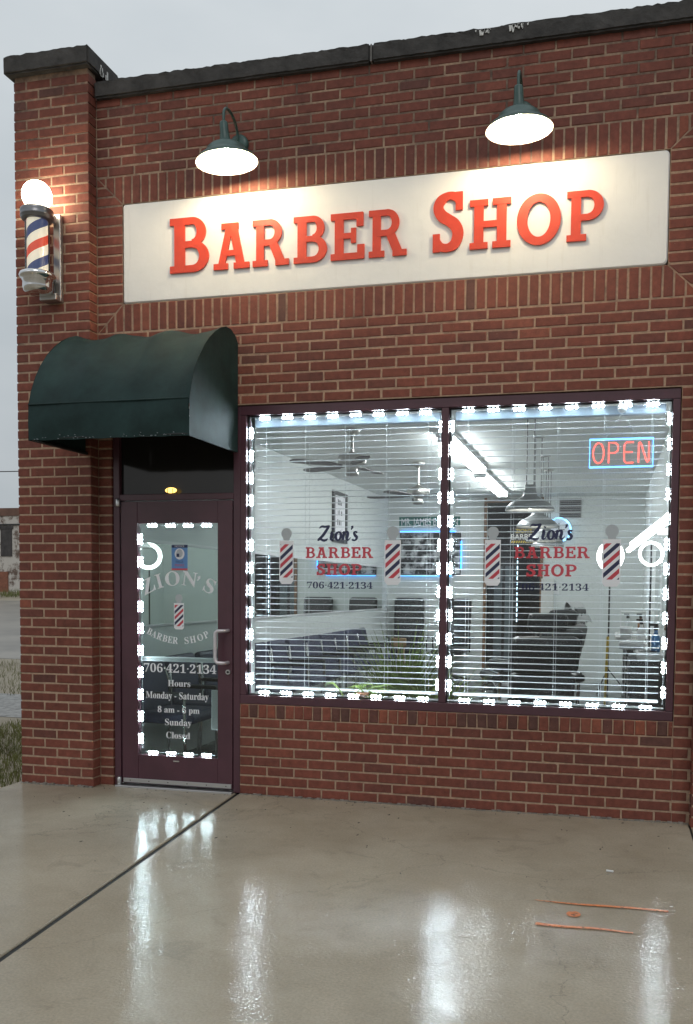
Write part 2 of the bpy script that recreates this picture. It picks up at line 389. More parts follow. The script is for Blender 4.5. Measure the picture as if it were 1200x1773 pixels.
for (x0, x1, left) in ((FX0, SX0, True), (SX1, FX1, False)):
    for k in range(16):
        z0, z1 = FZ0+k*c, FZ0+(k+1)*c
        p = jitter(x0+(0 if left else MJ/2), x1-(MJ/2 if left else 0), z0+MJ/2, z1-MJ/2)
        for top in (True, False):
            g = (FZ1-SZ1)/(x1-x0) if top else (SZ0-FZ0)/(x1-x0)
            if left:  p = clip(p, -g, -1, g*FX0 + FZ1 - .006) if top else clip(p, -g, 1, g*FX0 - FZ0 - .006)
            else:     p = clip(p, g, -1, -g*FX1 + FZ1 - .006) if top else clip(p, g, 1, -g*FX1 - FZ0 - .006)
        if len(p) >= 3: brick_poly(mb, p, 0, .03, tone())
# mortar bed behind the bricks
def bed(x0, x1, z0, z1, y0=.0035, y1=.2): mb.box(x0, x1, y0, y1, z0, z1, 1)
bed(XL-.02, DL-.006, -.3, LZ); bed(XL-.02, XR+.02, LZ, FZ0); bed(XL-.02, SX0-.004, FZ0, FZ1); bed(SX1+.004, XR+.02, FZ0, FZ1)
bed(SX0-.004, SX1+.004, FZ0, SZ0-.004); bed(SX0-.004, SX1+.004, SZ1+.004, FZ1); bed(XL-.02, XR+.02, FZ1, 4.875)
bed(WL+.004, WR+.004, -.3, ZS-.002, y0=.0055); bed(WR+.0045, XR+.02, -.3, LZ-.0002)
shop = thing('shop_building', 'one storey red brick shop front with dark coping, glass door and wide shop window', 'building')
front_wall = mb.build('front_wall', [BRICK, MORTAR], shop, tone=True)

# ---- brick piers
def pier(name, x0, x1, yf, top, sides=(True, True)):
    mb = MB(); b = (x1-x0)/3; nt_ = int(round(top/c))
    for n in range(nt_):
        za, zb = n*c+MJ/2, (n+1)*c-MJ/2
        cuts = [x0, x0+b/2, x0+1.5*b, x0+2.5*b, x1] if n % 2 else [x0, x0+b, x0+2*b, x1]
        for i in range(len(cuts)-1):
            a = cuts[i] + (MJ/2 if i else 0); e = cuts[i+1] - (MJ/2 if i < len(cuts)-2 else 0)
            dep = -yf - .006 if (n % 2 == 0) else -yf*.96
            brick_poly(mb, jitter(a, e, za, zb), yf, dep, tone())
    mb.box(x0+.007, x1-.007, yf+.0035, .0, -.3, top, 1)
    return mb.build(name, [BRICK, MORTAR], shop, tone=True)
pier('corner_pier', -4.583, XL, -.102, 5.046)
pier('corner_pier', XR, XR+.592, -.102, 5.046)

# ---- parapet copings with a broken, rough edge
def coping(name, x0, x1, y0, y1, z0, z1, seed, joints=()):
    r = random.Random(seed); bm = bmesh.new(); bmesh.ops.create_cube(bm, size=1)
    for v in bm.verts: v.co = Vector(((x0+x1)/2+v.co.x*(x1-x0), (y0+y1)/2+v.co.y*(y1-y0), (z0+z1)/2+v.co.z*(z1-z0)))
    bmesh.ops.bevel(bm, geom=bm.edges[:], offset=.012, segments=2, affect='EDGES')
    L = x1-x0; k = max(6, int(L/.03))
    for i in range(1, k):
        bmesh.ops.bisect_plane(bm, geom=bm.verts[:]+bm.edges[:]+bm.faces[:], plane_co=(x0+L*i/k, 0, 0), plane_no=(1,0,0))
    for zz in (z0+.03, z0+.06, z0+.09):
        bmesh.ops.bisect_plane(bm, geom=bm.verts[:]+bm.edges[:]+bm.faces[:], plane_co=(0, 0, zz), plane_no=(0,0,1))
    for v in bm.verts:
        k_ = .0022
        if v.co.z > z1-.02: k_ = .0055
        v.co += Vector((r.uniform(-.001,.001), r.uniform(-k_,k_)*.7, r.uniform(-k_, k_*.6)))
    me = bpy.data.meshes.new(name); bm.to_mesh(me); bm.free(); me.materials.append(COPING)
    o = bpy.data.objects.new(name, me); COL.objects.link(o); o.parent = shop; return o
coping('parapet_coping', -3.985, -1.985, -.042, .30, 4.866, 4.985, 1)
coping('parapet_coping', -1.975, XR+.02, -.042, .30, 4.866, 4.985, 2)
coping('pier_cap', -4.63, -3.957, -.16, .27, 5.042, 5.170, 3)
coping('pier_cap', XR-.035, XR+.64, -.16, .27, 5.042, 5.170, 4)
# mortar joint and old lime drips on the coping
mb = MB(); mb.box(-1.984, -1.976, -.036, .28, 4.87, 4.979, 0); mb.build('coping_joint', mat('grey_joint', (.20,.19,.18), .9, var=.3), shop)
LIME = mat('lime_stain', (.62,.62,.60), .8, var=.25, vscale=60)
for cx, zz, nn in ((-1.23, 4.965, 14), (-1.03, 4.965, 16)):
    mb = MB()
    for i in range(nn):
        x = cx + rnd.gauss(0, .024); h = abs(rnd.gauss(.014, .012))+.004; wd = rnd.uniform(.004, .018)
        mb.poly([(x, zz-h), (x+wd*.6, zz-h*.9), (x+wd, zz+rnd.uniform(-.004,.006)), (x-wd*.3, zz+rnd.uniform(-.004,.006))], -.0505, -.0445)
    tag(mb.build('lime_drips', LIME, shop), kind='stuff')
mb = MB()
for i in range(9):
    y = rnd.uniform(-.06, .1); h = rnd.uniform(.02, .07)
    mb.box(-3.9575, -3.9535, y, y+rnd.uniform(.006,.02), 5.05-h*.2, 5.05+h, 0)
tag(mb.build('lime_drips', LIME, shop), kind='stuff')

# ---- side and back walls, roof
def brick_tex():
    m = bpy.data.materials.new('side_brick'); m.use_nodes = True; t = m.node_tree; p = t.nodes['Principled BSDF']
    tcn = N(t, 'ShaderNodeTexCoord'); sx = N(t, 'ShaderNodeSeparateXYZ'); cb = N(t, 'ShaderNodeCombineXYZ'); ad = N(t, 'ShaderNodeMath', operation='ADD')
    t.links.new(tcn.outputs['Object'], sx.inputs[0]); t.links.new(sx.outputs[0], ad.inputs[0]); t.links.new(sx.outputs[1], ad.inputs[1])
    t.links.new(ad.outputs[0], cb.inputs[0]); t.links.new(sx.outputs[2], cb.inputs[1])
    bt = N(t, 'ShaderNodeTexBrick'); bt.inputs['Scale'].default_value = 1; bt.inputs['Brick Width'].default_value = .2; bt.inputs['Row Height'].default_value = c; bt.inputs['Mortar Size'].default_value = .005
    bt.inputs['Color1'].default_value = (.2,.06,.042,1); bt.inputs['Color2'].default_value = (.26,.08,.05,1); bt.inputs['Mortar'].default_value = (.4,.29,.22,1)
    t.links.new(cb.outputs[0], bt.inputs['Vector']); t.links.new(bt.outputs['Color'], p.inputs['Base Color']); p.inputs['Roughness'].default_value = .8; return m
SIDEB = brick_tex()
mb = MB()
mb.box(-4.576, -4.08, .003, 11.4, -.3, 5.04); mb.box(.16, .68, .003, 11.4, -.3, 5.04); mb.box(-4.07, .15, 11.2, 11.4, -.3, 4.9)
mb.build('side_wall', SIDEB, shop)
mb = MB(); mb.box(-4.07, .15, .22, 11.19, 4.5, 4.62); mb.build('roof', mat('roof_felt', (.05,.05,.05), .9), shop)

# ---------------------------------------------------------------- shop window frame and glass (parts of the building)
mb = MB(); y0, y1 = .012, .115
ML, MR = -1.494, -1.446
mb.box(WL, WR, y0, y1, ZS, .700, 0, .004); mb.box(WL, WR, y0, y1, 2.640, ZT, 0, .004)
mb.box(WL, -2.862, y0+.0015, y1-.001, .7005, 2.6395, 0, .004); mb.box(-.046, WR, y0+.0015, y1-.001, .7005, 2.6395, 0, .004); mb.box(ML, MR, y0+.001, y1-.001, .7005, 2.6395, 0, .004)
wf = mb.build('window_frame', FRAME, shop)
mb = MB()
for a, b_ in ((-2.8615, ML-.0005), (MR+.0005, -.0465)):
    mb.box(a, a+.007, .052, .072, .701, 2.639); mb.box(b_-.007, b_, .052, .072, .701, 2.639); mb.box(a+.007, b_-.007, .052, .072, .7005, .708); mb.box(a+.007, b_-.007, .052, .072, 2.632, 2.6395)
mb.build('gasket', GASKET, wf)
for a, b_ in ((-2.861, ML-.001), (MR+.001, -.047)):
    mb = MB(); mb.box(a, b_, .059, .065, .701, 2.639); mb.build('glass_pane', GLASS, wf)

# ---------------------------------------------------------------- lettering: a home-made slab face
def arc(cx, cz, ro, ri, a0, a1, n=22):
    A = [R(a0+(a1-a0)*i/n) for i in range(n+1)]
    return [[(cx+ro[0]*math.cos(a), cz+ro[1]*math.sin(a)) for a in A], [(cx+ri[0]*math.cos(a), cz+ri[1]*math.sin(a)) for a in A]]
def ribbon(pts, n=6):
    P = []
    for i in range(len(pts)-1):
        p0, p1, p2, p3 = pts[max(i-1,0)], pts[i], pts[i+1], pts[min(i+2,len(pts)-1)]
        for k in range(n):
            t = k/n; P.append(tuple(.5*(2*p1[j]+(p2[j]-p0[j])*t+(2*p0[j]-5*p1[j]+4*p2[j]-p3[j])*t*t+(-p0[j]+3*p1[j]-3*p2[j]+p3[j])*t**3) for j in range(3)))
    P.append(pts[-1]); A, C_ = [], []
    for i in range(len(P)):
        a, b_ = P[max(i-1,0)], P[min(i+1,len(P)-1)]; dx, dz = b_[0]-a[0], b_[1]-a[1]; l = math.hypot(dx, dz) or 1; w2 = P[i][2]/2
        A.append((P[i][0]+dz/l*w2, P[i][1]-dx/l*w2)); C_.append((P[i][0]-dz/l*w2, P[i][1]+dx/l*w2))
    return [A, C_]
def rc(x0, z0, x1, z1): return [(x0,z0),(x1,z0),(x1,z1),(x0,z1)]
SLAB = {
 'B': (.78, [rc(0,0,.46,.13), rc(0,.87,.45,1), rc(.09,.01,.30,.99), rc(.2,.45,.48,.57)], [arc(.44,.735,(.28,.265),(.10,.14),-90,90), arc(.46,.285,(.32,.285),(.13,.155),-90,90)]),
 'R': (.92, [rc(.09,.01,.29,.99), rc(0,0,.38,.13), rc(0,.87,.45,1), rc(.2,.44,.46,.57), [(.40,.50),(.62,.02),(.86,.02),(.63,.50)], rc(.58,0,.92,.13)], [arc(.44,.72,(.30,.28),(.12,.15),-90,90)]),
 'A': (.92, [rc(.20,.87,.64,1), [(.10,.04),(.28,.04),(.50,.95),(.33,.95)], [(.60,.04),(.81,.04),(.60,.95),(.40,.95)], rc(.22,.29,.68,.41), rc(0,0,.37,.13), rc(.52,0,.92,.13)], []),
 'E': (.76, [rc(.09,.01,.29,.99), rc(0,0,.74,.14), rc(.60,.01,.76,.31), rc(0,.86,.72,1), rc(.58,.70,.735,.99), rc(.2,.45,.56,.57), rc(.46,.35,.57,.67)], []),
 'S': (.66, [rc(.48,.69,.63,1), rc(0,0,.15,.31)], [ribbon([(.575,.80,.13),(.48,.915,.145),(.32,.94,.135),(.16,.86,.19),(.115,.735,.215),(.19,.615,.215),(.33,.535,.20),(.47,.44,.22),(.535,.30,.235),(.47,.13,.20),(.32,.065,.14),(.17,.09,.145),(.08,.21,.13)])]),
 'H': (.86, [rc(.09,.01,.29,.99), rc(.57,.01,.77,.99), rc(.2,.43,.65,.56), rc(0,0,.38,.13), rc(0,.87,.38,1), rc(.48,0,.86,.13), rc(.48,.87,.86,1)], []),
 'O': (.88, [], [arc(.44,.5,(.44,.515),(.23,.35),0,360,44)]),
 'P': (.78, [rc(.09,.01,.30,.99), rc(0,0,.42,.13), rc(0,.87,.45,1), rc(.2,.40,.46,.53)], [arc(.44,.70,(.34,.30),(.14,.165),-90,90)]),
}
def slab_letter(mb, ch, x0, z0, w_, h, yf, yb, step, m=0):
    W, rects, arcs = SLAB[ch]; sx = w_/W; k = 0
    T = lambda p: (x0+p[0]*sx, z0+p[1]*h)
    for q in rects: mb.poly([T(p) for p in q], yf-k*step, yb, m); k += 1
    for o_, i_ in arcs:
        y = yf-k*step; k += 1
        for j in range(len(o_)-1):
            a, b_, c_, d = T(o_[j]), T(o_[j+1]), T(i_[j+1]), T(i_[j])
            mb.face([(d[0],y,d[1]), (a[0],y,a[1]), (b_[0],y,b_[1]), (c_[0],y,c_[1])], m)
            mb.face([(a[0],y,a[1]), (a[0],yb,a[1]), (b_[0],yb,b_[1]), (b_[0],y,b_[1])], m, smooth=True)
            mb.face([(c_[0],y,c_[1]), (c_[0],yb,c_[1]), (d[0],yb,d[1]), (d[0],y,d[1])], m, smooth=True)
        if abs((o_[0][0]-o_[-1][0])) > 1e-6 or abs(o_[0][1]-o_[-1][1]) > 1e-6:
            for e in (0, -1):
                a, d = T(o_[e]), T(i_[e]); q = [(a[0],y,a[1]), (a[0],yb,a[1]), (d[0],yb,d[1]), (d[0],y,d[1])]
                mb.face(q if e else q[::-1], m)
def slab_word(mb, word, x0, x1, z0, h, yf, yb, step, m=0, gap=.10):
    ws = [SLAB[ch][0] for ch in word]; tot = sum(ws)+gap*(len(word)-1); s = (x1-x0)/tot; x = x0
    for ch, wd in zip(word, ws): slab_letter(mb, ch, x, z0, wd*s, h, yf, yb, step, m); x += (wd+gap)*s

sign = thing('shop_sign', 'long white plaster sign panel with raised red BARBER SHOP letters under two lamps', 'sign', (0,0,0))
mb = MB()
pts = []
for cx, cz, a0 in ((SX1-.03, SZ0+.03, -90), (SX1-.03, SZ1-.03, 0), (SX0+.018, SZ1-.018, 90), (SX0+.018, SZ0+.018, 180)):
    rr = .03 if cx > -1 else .018
    for k in range(7): pts.append((cx+rr*math.cos(R(a0+15*k)), cz+rr*math.sin(R(a0+15*k))))
cx_, cz_ = (SX0+SX1)/2, (SZ0+SZ1)/2
ins = [(x+(.008 if x < cx_ else -.008), z+(.008 if z < cz_ else -.008)) for x, z in pts]
mb.face([(x, -.001, z) for x, z in ins], 0)
for i in range(len(pts)):
    a, b_, a2, b2 = pts[i], pts[(i+1) % len(pts)], ins[i], ins[(i+1) % len(pts)]
    mb.face([(a2[0],-.001,a2[1]), (a[0],.008,a[1]), (b_[0],.008,b_[1]), (b2[0],-.001,b2[1])], 0, smooth=True)
    mb.face([(a[0],.008,a[1]), (a[0],.06,a[1]), (b_[0],.06,b_[1]), (b_[0],.008,b_[1])], 0)
mb.build('sign_panel', PLASTER, sign)
for ch, a, b_, h in (('B',-3.42,-3.128,.372), ('A',-3.092,-2.83,.308), ('R',-2.806,-2.546,.308), ('B',-2.512,-2.278,.305), ('E',-2.252,-2.02,.302), ('R',-1.99,-1.735,.302),
                     ('S',-1.562,-1.36,.372), ('H',-1.322,-1.06,.308), ('O',-1.022,-.748,.308), ('P',-.712,-.488,.305)):
    mb = MB(); slab_letter(mb, ch, a, 3.628, b_-a, h, -.015, -.0035, .0004); mb.build('letter', RED, sign)

# ---------------------------------------------------------------- text through the built-in faces
def serif(s_, U=0x1D400, L=0x1D41A, Dg=0x1D7CE):
    o = ''
    for ch in s_:
        if 'A' <= ch <= 'Z': o += chr(U+ord(ch)-65)
        elif 'a' <= ch <= 'z': o += chr(L+ord(ch)-97)
        elif '0' <= ch <= '9': o += chr(Dg+ord(ch)-48)
        else: o += ch
    return o
_cache = {}
def text_geo(s_):
    if s_ in _cache: return _cache[s_]
    cu = bpy.data.curves.new('txt', 'FONT'); cu.body = s_; cu.size = 1; cu.resolution_u = 5
    o = bpy.data.objects.new('txt', cu); COL.objects.link(o)
    dg = bpy.context.evaluated_depsgraph_get(); ev = o.evaluated_get(dg); me = ev.to_mesh()
    V = [v.co[:] for v in me.vertices]; F = [tuple(p.vertices) for p in me.polygons]
    ev.to_mesh_clear(); bpy.data.objects.remove(o); bpy.data.curves.remove(cu)
    _cache[s_] = (V, F); return V, F
def put_text(mb, s_, x0, x1, z0, h, y, m=0, rot=0, capref=None):
    """text fitted between x0 and x1, baseline z0; h = height of its tallest sign (None: keep proportions)"""
    V, F = text_geo(s_); xs = [v[0] for v in V]; ys = [v[1] for v in V]
    sx = (x1-x0)/(max(xs)-min(xs)); sz = sx if h is None else h/(max(ys) if capref is None else capref)
    cx = (x0+x1)/2; b = len(mb.v); ca, sa = math.cos(rot), math.sin(rot)
    for v in V:
        px, pz = (v[0]-min(xs))*sx+x0-cx, v[1]*sz
        mb.v.append((cx+px*ca-pz*sa, y, z0+px*sa+pz*ca))
    for f in F: mb.f.append(tuple(b+i for i in f)); mb.m.append(m); mb.t.append(.5); mb.sm.append(False)

def brush(mb, pts, y, m=0, n=8):
    """a brush stroke: (x, z, width) knots, smoothed"""
    P = []
    for i in range(len(pts)-1):
        p0, p1, p2, p3 = pts[max(i-1,0)], pts[i], pts[i+1], pts[min(i+2,len(pts)-1)]
        for k in range(n):
            t = k/n
            P.append(tuple(.5*(2*p1[j]+(p2[j]-p0[j])*t+(2*p0[j]-5*p1[j]+4*p2[j]-p3[j])*t*t+(-p0[j]+3*p1[j]-3*p2[j]+p3[j])*t**3) for j in range(3)))
    P.append(pts[-1]); L_, R_ = [], []
    for i in range(len(P)):
        a, b_ = P[max(i-1,0)], P[min(i+1,len(P)-1)]; dx, dz = b_[0]-a[0], b_[1]-a[1]; l = math.hypot(dx,dz) or 1; w2 = P[i][2]/2
        L_.append((P[i][0]-dz/l*w2, P[i][1]+dx/l*w2)); R_.append((P[i][0]+dz/l*w2, P[i][1]-dx/l*w2))
    for i in range(len(P)-1):
        mb.face([(R_[i][0],y,R_[i][1]), (R_[i+1][0],y,R_[i+1][1]), (L_[i+1][0],y,L_[i+1][1]), (L_[i][0],y,L_[i][1])], m)
def script_zions(mb, x0, x1, z0, h, y, m=0):
    s = (x1-x0)/2.42; T = lambda L: [(x0+a*s, z0+b_*h, w_*s) for a, b_, w_ in L]
    S = [
     [(.16,.83,.06),(.30,.95,.12),(.50,.93,.13),(.68,.98,.10),(.76,1.02,.05)],
     [(.74,1.0,.12),(.56,.66,.16),(.36,.32,.16),(.10,.03,.12)],
     [(.06,-.02,.10),(.22,.07,.13),(.42,-.02,.14),(.58,.03,.11),(.64,.12,.05)],
     [(.80,.44,.03),(.90,.56,.13),(.89,.40,.16),(.84,.14,.15),(.88,.02,.11),(.98,.08,.05),(1.04,.20,.03)],
     [(.93,.76,.15),(.95,.80,.13),(.97,.84,.09)],
     [(1.30,.56,.07),(1.18,.48,.13),(1.12,.24,.16),(1.19,.03,.11),(1.30,.02,.09),(1.40,.18,.14),(1.42,.40,.15),(1.34,.55,.10),(1.26,.57,.06)],
     [(1.38,.46,.04),(1.52,.52,.05),(1.60,.55,.12),(1.58,.36,.16),(1.52,.02,.15)],
     [(1.56,.34,.05),(1.68,.53,.10),(1.80,.55,.14),(1.82,.38,.16),(1.77,.13,.15),(1.82,.01,.11),(1.92,.08,.05),(1.98,.2,.03)],
     [(2.06,.98,.14),(2.08,.88,.12),(2.01,.72,.05)],
     [(2.36,.50,.12),(2.28,.58,.09),(2.19,.50,.13),(2.24,.33,.16),(2.34,.20,.15),(2.28,.02,.11),(2.15,-.02,.10),(2.08,.06,.12)],
    ]
    for k, st in enumerate(S): brush(mb, T(st), y-k*.00012, m)
def pole_decal(parent, x0, x1, z0, z1, y, base_h=.045, ball=True):
    """flat vinyl barber pole: body x0..x1, z0..z1 striped part"""
    mb = MB(); w_ = x1-x0; e = w_*.07
    mb.poly([(x0-e,z0-base_h*.55),(x1+e,z0-base_h*.55),(x1+e,z1+base_h*.7),(x0-e,z1+base_h*.7)][:4], y, y+.0002, 0)
    mb.poly([(x0+w_*.12,z0-base_h*1.25),(x1-w_*.12,z0-base_h*1.25),(x1+e,z0-base_h*.57),(x0-e,z0-base_h*.57)], y, y+.0002, 0)
    cx = (x0+x1)/2; rb = w_*.42; zc = z1+base_h*.7+rb*1.25
    pts = [(cx+rb*.55, z1+base_h*.72)] + [(cx+rb*math.cos(R(a)), zc+rb*math.sin(R(a))) for a in range(-48, 229, 12)] + [(cx-rb*.55, z1+base_h*.72)]
    mb.poly(pts, y, y+.0002, 1)
    band = w_*.52; k = 0; zz = z0-w_*1.1; cols = [3, 0, 2, 0]
    i = 0
    while zz < z1+w_:
        q = [(x0, zz), (x1, zz+w_*.92), (x1, zz+w_*.92+band*.62), (x0, zz+band*.62)]
        q = clip(clip(q, 0, 1, -z0), 0, -1, z1)
        if len(q) >= 3: mb.poly(q, y-.0004, y-.0002, 2 if i % 2 else 3)
        zz += band; zz += band*.14; i += 1
    return mb.build('barber_pole_decal', [VWHITE, VGREY, VRED, VNAVY], parent)
def window_decals(dx):
    y = .0575
    mb = MB(); script_zions(mb, -2.362+dx, -2.066+dx, 1.782, .098, y, 0); mb.build('lettering', VNAVY, wf)
    mb = MB(); slab_word(mb, 'BARBER', -2.44+dx, -1.96+dx, 1.660, .074, y, y+.0008, .00008)
    slab_word(mb, 'SHOP', -2.36+dx, -2.04+dx, 1.543, .077, y, y+.0008, .00008); mb.build('lettering', VRED, wf)
    mb = MB(); put_text(mb, serif('706\u00b7421\u00b72134'), -2.43+dx, -1.962+dx, 1.452, .046, y); mb.build('lettering', VNAVY, wf)
    for a, b_ in ((-2.630, -2.535), (-1.878, -1.775)):
        pole_decal(wf, a+dx+.004, b_+dx, 1.525, 1.755, y, .036)
window_decals(0); window_decals(1.43)

# ---------------------------------------------------------------- door, its frame and dark transom
df = MB(); y0, y1 = .016, .12
df.box(DL, -3.838, y0, y1, .0, ZT, 0, .004); df.box(-2.957, DR-.001, y0, y1, .0, ZT-.001, 0, .004)
df.box(-3.8375, -2.9575, y0+.001, y1-.001, 2.068, 2.112, 0, .004); df.box(-3.8375, -2.9575, y0+.001, y1-.001, 2.655, ZT-.0005, 0, .004)
dframe = df.build('door_frame', FRAME, shop)
mb = MB(); mb.box(-3.8378, -2.9572, .05, .058, 2.1122, 2.6548); mb.build('transom_glass', TINT, dframe)
mb = MB(); mb.box(-3.86, -2.95, -.035, .14, -.01, .014, 0, .004); mb.build('threshold', ALU, dframe)
mb = MB(); dx0, dx1, dz0, dz1 = -3.828, -2.966, .022, 2.060; gx0, gx1, gz0, gz1 = -3.700, -3.078, .236, 1.905; ya, yb = .020, .066
mb.box(dx0, gx0, ya, yb, dz0, dz1, 0, .003); mb.box(gx1, dx1, ya, yb, dz0, dz1, 0, .003)
mb.box(gx0+.0005, gx1-.0005, ya+.001, yb-.001, dz0, gz0, 0, .003); mb.box(gx0+.0005, gx1-.0005, ya+.001, yb-.001, gz1, dz1, 0, .003)
door = mb.build('door', FRAME, shop)
mb = MB(); mb.box(gx0+.001, gx1-.001, .044, .050, gz0+.001, gz1-.001); mb.build('glass', GLASSD, door)
mb = MB()
mb.tube([(-2.998,.02,1.150),(-2.998,-.03,1.150),(-3.010,-.045,1.150),(-3.05,-.05,1.148),(-3.064,-.05,1.135),(-3.066,-.05,1.10),(-3.066,-.05,.97),(-3.064,-.05,.94),(-3.05,-.05,.926),(-3.010,-.045,.924),(-2.998,-.03,.924),(-2.998,.02,.924)], .0125, 0, 12)
mb.build('handle', mat('satin_pale_metal', (.62,.58,.60), .38, metal=.6), door)
mb = MB(); mb.tube([(-2.995,.021,.858),(-2.995,.006,.858)], .017, 0, 18); mb.tube([(-2.995,.0065,.858),(-2.995,.002,.858)], .009, 1, 12); mb.build('lock', [ALU, BLACKM], door)
mb = MB(); mb.box(-3.815, -2.97, .010, .0195, .030, .060, 0, .002)
for k in range(6): mb.tube([(-3.76+k*.15,.0105,.045),(-3.76+k*.15,.0085,.045)], .004, 1, 8)
mb.build('bottom_sweep', [ALU, BLACKM], door)
for z in (.012, 2.025):
    mb = MB(); mb.lathe([(0,z),(.016,z),(.018,z+.006),(.018,z+.048),(.014,z+.056),(0,z+.056)], (-3.846, .006, 0), 0, 16); mb.build('pivot_hinge', ALU, dframe)
mb = MB(); mb.box(gx0-.02, gx1+.02, .085, .115, .912, .946, 0, .008); mb.box(gx0-.03, gx0-.005, .0665, .09, .90, .958, 0, .003); mb.box(gx1+.005, gx1+.03, .0665, .09, .90, .958, 0, .003); mb.build('push_bar', mat('white_painted_bar', (.75,.75,.75), .3), door)
mb = MB(); mb.box(-3.150, -3.066, .0695, .082, .432, .720, 0, .02); mb.build('interior_plate', WHITEP, door)
mb = MB(); mb.box(-3.42, -3.375, .014, .0195, .198, .206, 0); mb.build('maker_plate', ALU, door)
ydec = .0425
mb = MB()
cxA, czA, rA = -3.385, .965, .50
for ch, ang, wd in (('Z', 26.5, .104), ('I', 16.4, .050), ('O', 5.4, .114), ('N', -8.6, .116), ("\u2019", -17.4, .022), ('S', -25.4, .078)):
    a = R(90+ang); x, z = cxA+rA*math.cos(a), czA+rA*math.sin(a); rot = a-math.pi/2
    hgt = .102 if ch != "\u2019" else None
    if ch == "\u2019":
        brush(mb, [(x+.004,z+.088,.02),(x+.006,z+.076,.017),(x-.008,z+.056,.006)], ydec)
    else: put_text(mb, serif(ch), x-wd/2, x+wd/2, z, hgt, ydec, rot=rot)
mb.build('lettering', VWHITE, door)
cz2, r2 = 1.545, .50
for word in ((0, 6), (7, 11)):
    mb = MB()
    for ch, ang, wd in list(zip('BARBER SHOP', (-29.5,-24.6,-19.2,-13.8,-8.9,-3.9,0,6.6,12.6,19.6,25.6), (.036,.043,.042,.037,.035,.042,0,.032,.045,.045,.036)))[word[0]:word[1]]:
        a = R(-90+ang); x, z = cxA+.003+r2*math.cos(a), cz2+r2*math.sin(a); put_text(mb, serif(ch), x-wd/2, x+wd/2, z, .048, ydec, rot=a+math.pi/2)
    mb.build('lettering', VWHITE, door)
for s_, xa, xb, zb, hb in (('706\u00b7421\u00b72134', -3.665, -3.098, .838, .064), ('Hours', -3.474, -3.299, .739, .045), ('Monday - Saturday', -3.648, -3.158, .648, .050), ('8 am - 6 pm', -3.556, -3.228, .548, .046), ('Sunday', -3.498, -3.290, .456, .047), ('Closed', -3.489, -3.301, .362, .047)):
    mb = MB(); put_text(mb, serif(s_), xa, xb, zb, hb, ydec); mb.build('lettering', VWHITE, door)
pole_decal(door, -3.420, -3.352, 1.172, 1.325, ydec, .018)
mb = MB(); nx0, nx1, nz0, nz1 = -3.442, -3.318, 1.572, 1.752
mb.poly(rc(nx0,nz0,nx1,nz1), ydec, ydec+.0004, 0)
mb.poly(rc(nx0,nz1-.020,nx1,nz1), ydec-.0004, ydec-.0001, 1); mb.poly(rc(nx0,nz0,nx1,nz0+.013), ydec-.0004, ydec-.0001, 2)
nc = ((nx0+nx1)/2, nz1-.064)
mb.poly([(nc[0]+.038*math.cos(R(a)), nc[1]+.040*math.sin(R(a))) for a in range(0,360,15)], ydec-.0004, ydec-.0001, 3)
mb.poly([(nc[0]+.024*math.cos(R(a)), nc[1]+.004+.029*math.sin(R(a))) for a in range(0,360,20)], ydec-.0007, ydec-.0005, 4)
mb.poly(rc(nc[0]-.024, nc[1]-.022, nc[0]-.002, nc[1]+.002), ydec-.001, ydec-.0008, 1)
put_text(mb, 'NOTICE', nx0+.026, nx1-.026, nz1-.016, .012, ydec-.0008, 3)
put_text(mb, 'FACE', nx0+.034, nx1-.034, nz0+.052, .016, ydec-.0008, 1); put_text(mb, 'MASKS', nx0+.026, nx1-.026, nz0+.028, .016, ydec-.0008, 2)
mb.build('notice_sticker', [VBLUE, VINK, VRED, VWHITE, mat('pale_grey_ink', (.45,.47,.5), .5)], door)

# ---------------------------------------------------------------- LED strips
HOUS = mat('white_led_housing', (.5,.5,.5), .4)
mod = MB(); mod.box(-.039, .039, -.0075, .0075, 0, .005, 0, .0015)
for k in (-.027, 0, .027): mod.lathe([(.0085,.005),(.0080,.009),(.0055,.012),(.0025,.0133),(.0001,.0136)], (k,0,0), 1, 10)
mod_proto = mod.build('led_module', [HOUS, LED]); LEDMESH = mod_proto.data; bpy.data.objects.remove(mod_proto)
def led_strip(label, x0, x1, z0, z1, y, sides, pitch=.158):
    t = thing('led_strip', label, 'LED strip', ((x0+x1)/2, y, z0), 0, 'LED strips edging the glass'); base = Vector(t.location)
    wire = MB()
    def run(p, q, out):
        p, q, out = Vector(p), Vector(q), Vector(out); L = (q-p).length; n = max(2, round(L/pitch)); d = (q-p)/L
        wire.tube([p-base+d*(L*i/(2*n))+Vector((rnd.uniform(-.003,.003), .003, rnd.uniform(-.003,.003))) for i in range(2*n+1)], .0012, 0, 5)
        for i in range(n):
            o = bpy.data.objects.new('led_module', LEDMESH); COL.objects.link(o); o.parent = t
            X = d; Z_ = out.normalized(); Y = Z_.cross(X)
            M = Matrix((X, Y, Z_)).transposed().to_4x4(); M.translation = p + d*(L*(i+.5)/n) + Vector((rnd.uniform(-.002,.002), 0, rnd.uniform(-.002,.002))) - base
            o.matrix_local = M
    if 'l' in sides: run((x0+.012,y,z0+.03), (x0+.012,y,z1-.03), (.12,-1,0))
    if 'r' in sides: run((x1-.012,y,z0+.03), (x1-.012,y,z1-.03), (-.12,-1,0))
    if 't' in sides: run((x0+.03,y,z1-.012), (x1-.03,y,z1-.012), (0,-1,-.30))
    if 'b' in sides: run((x0+.03,y,z0+.012), (x1-.03,y,z0+.012), (0,-1,.3))
    wire.build('wire', WHITEP, t)
    return t
led_strip('string of white LED modules edging the left shop window pane', -2.858, ML-.004, .704, 2.636, .082, 'lrtb')
led_strip('string of white LED modules edging the right shop window pane', MR+.004, -.05, .704, 2.636, .082, 'lrtb')
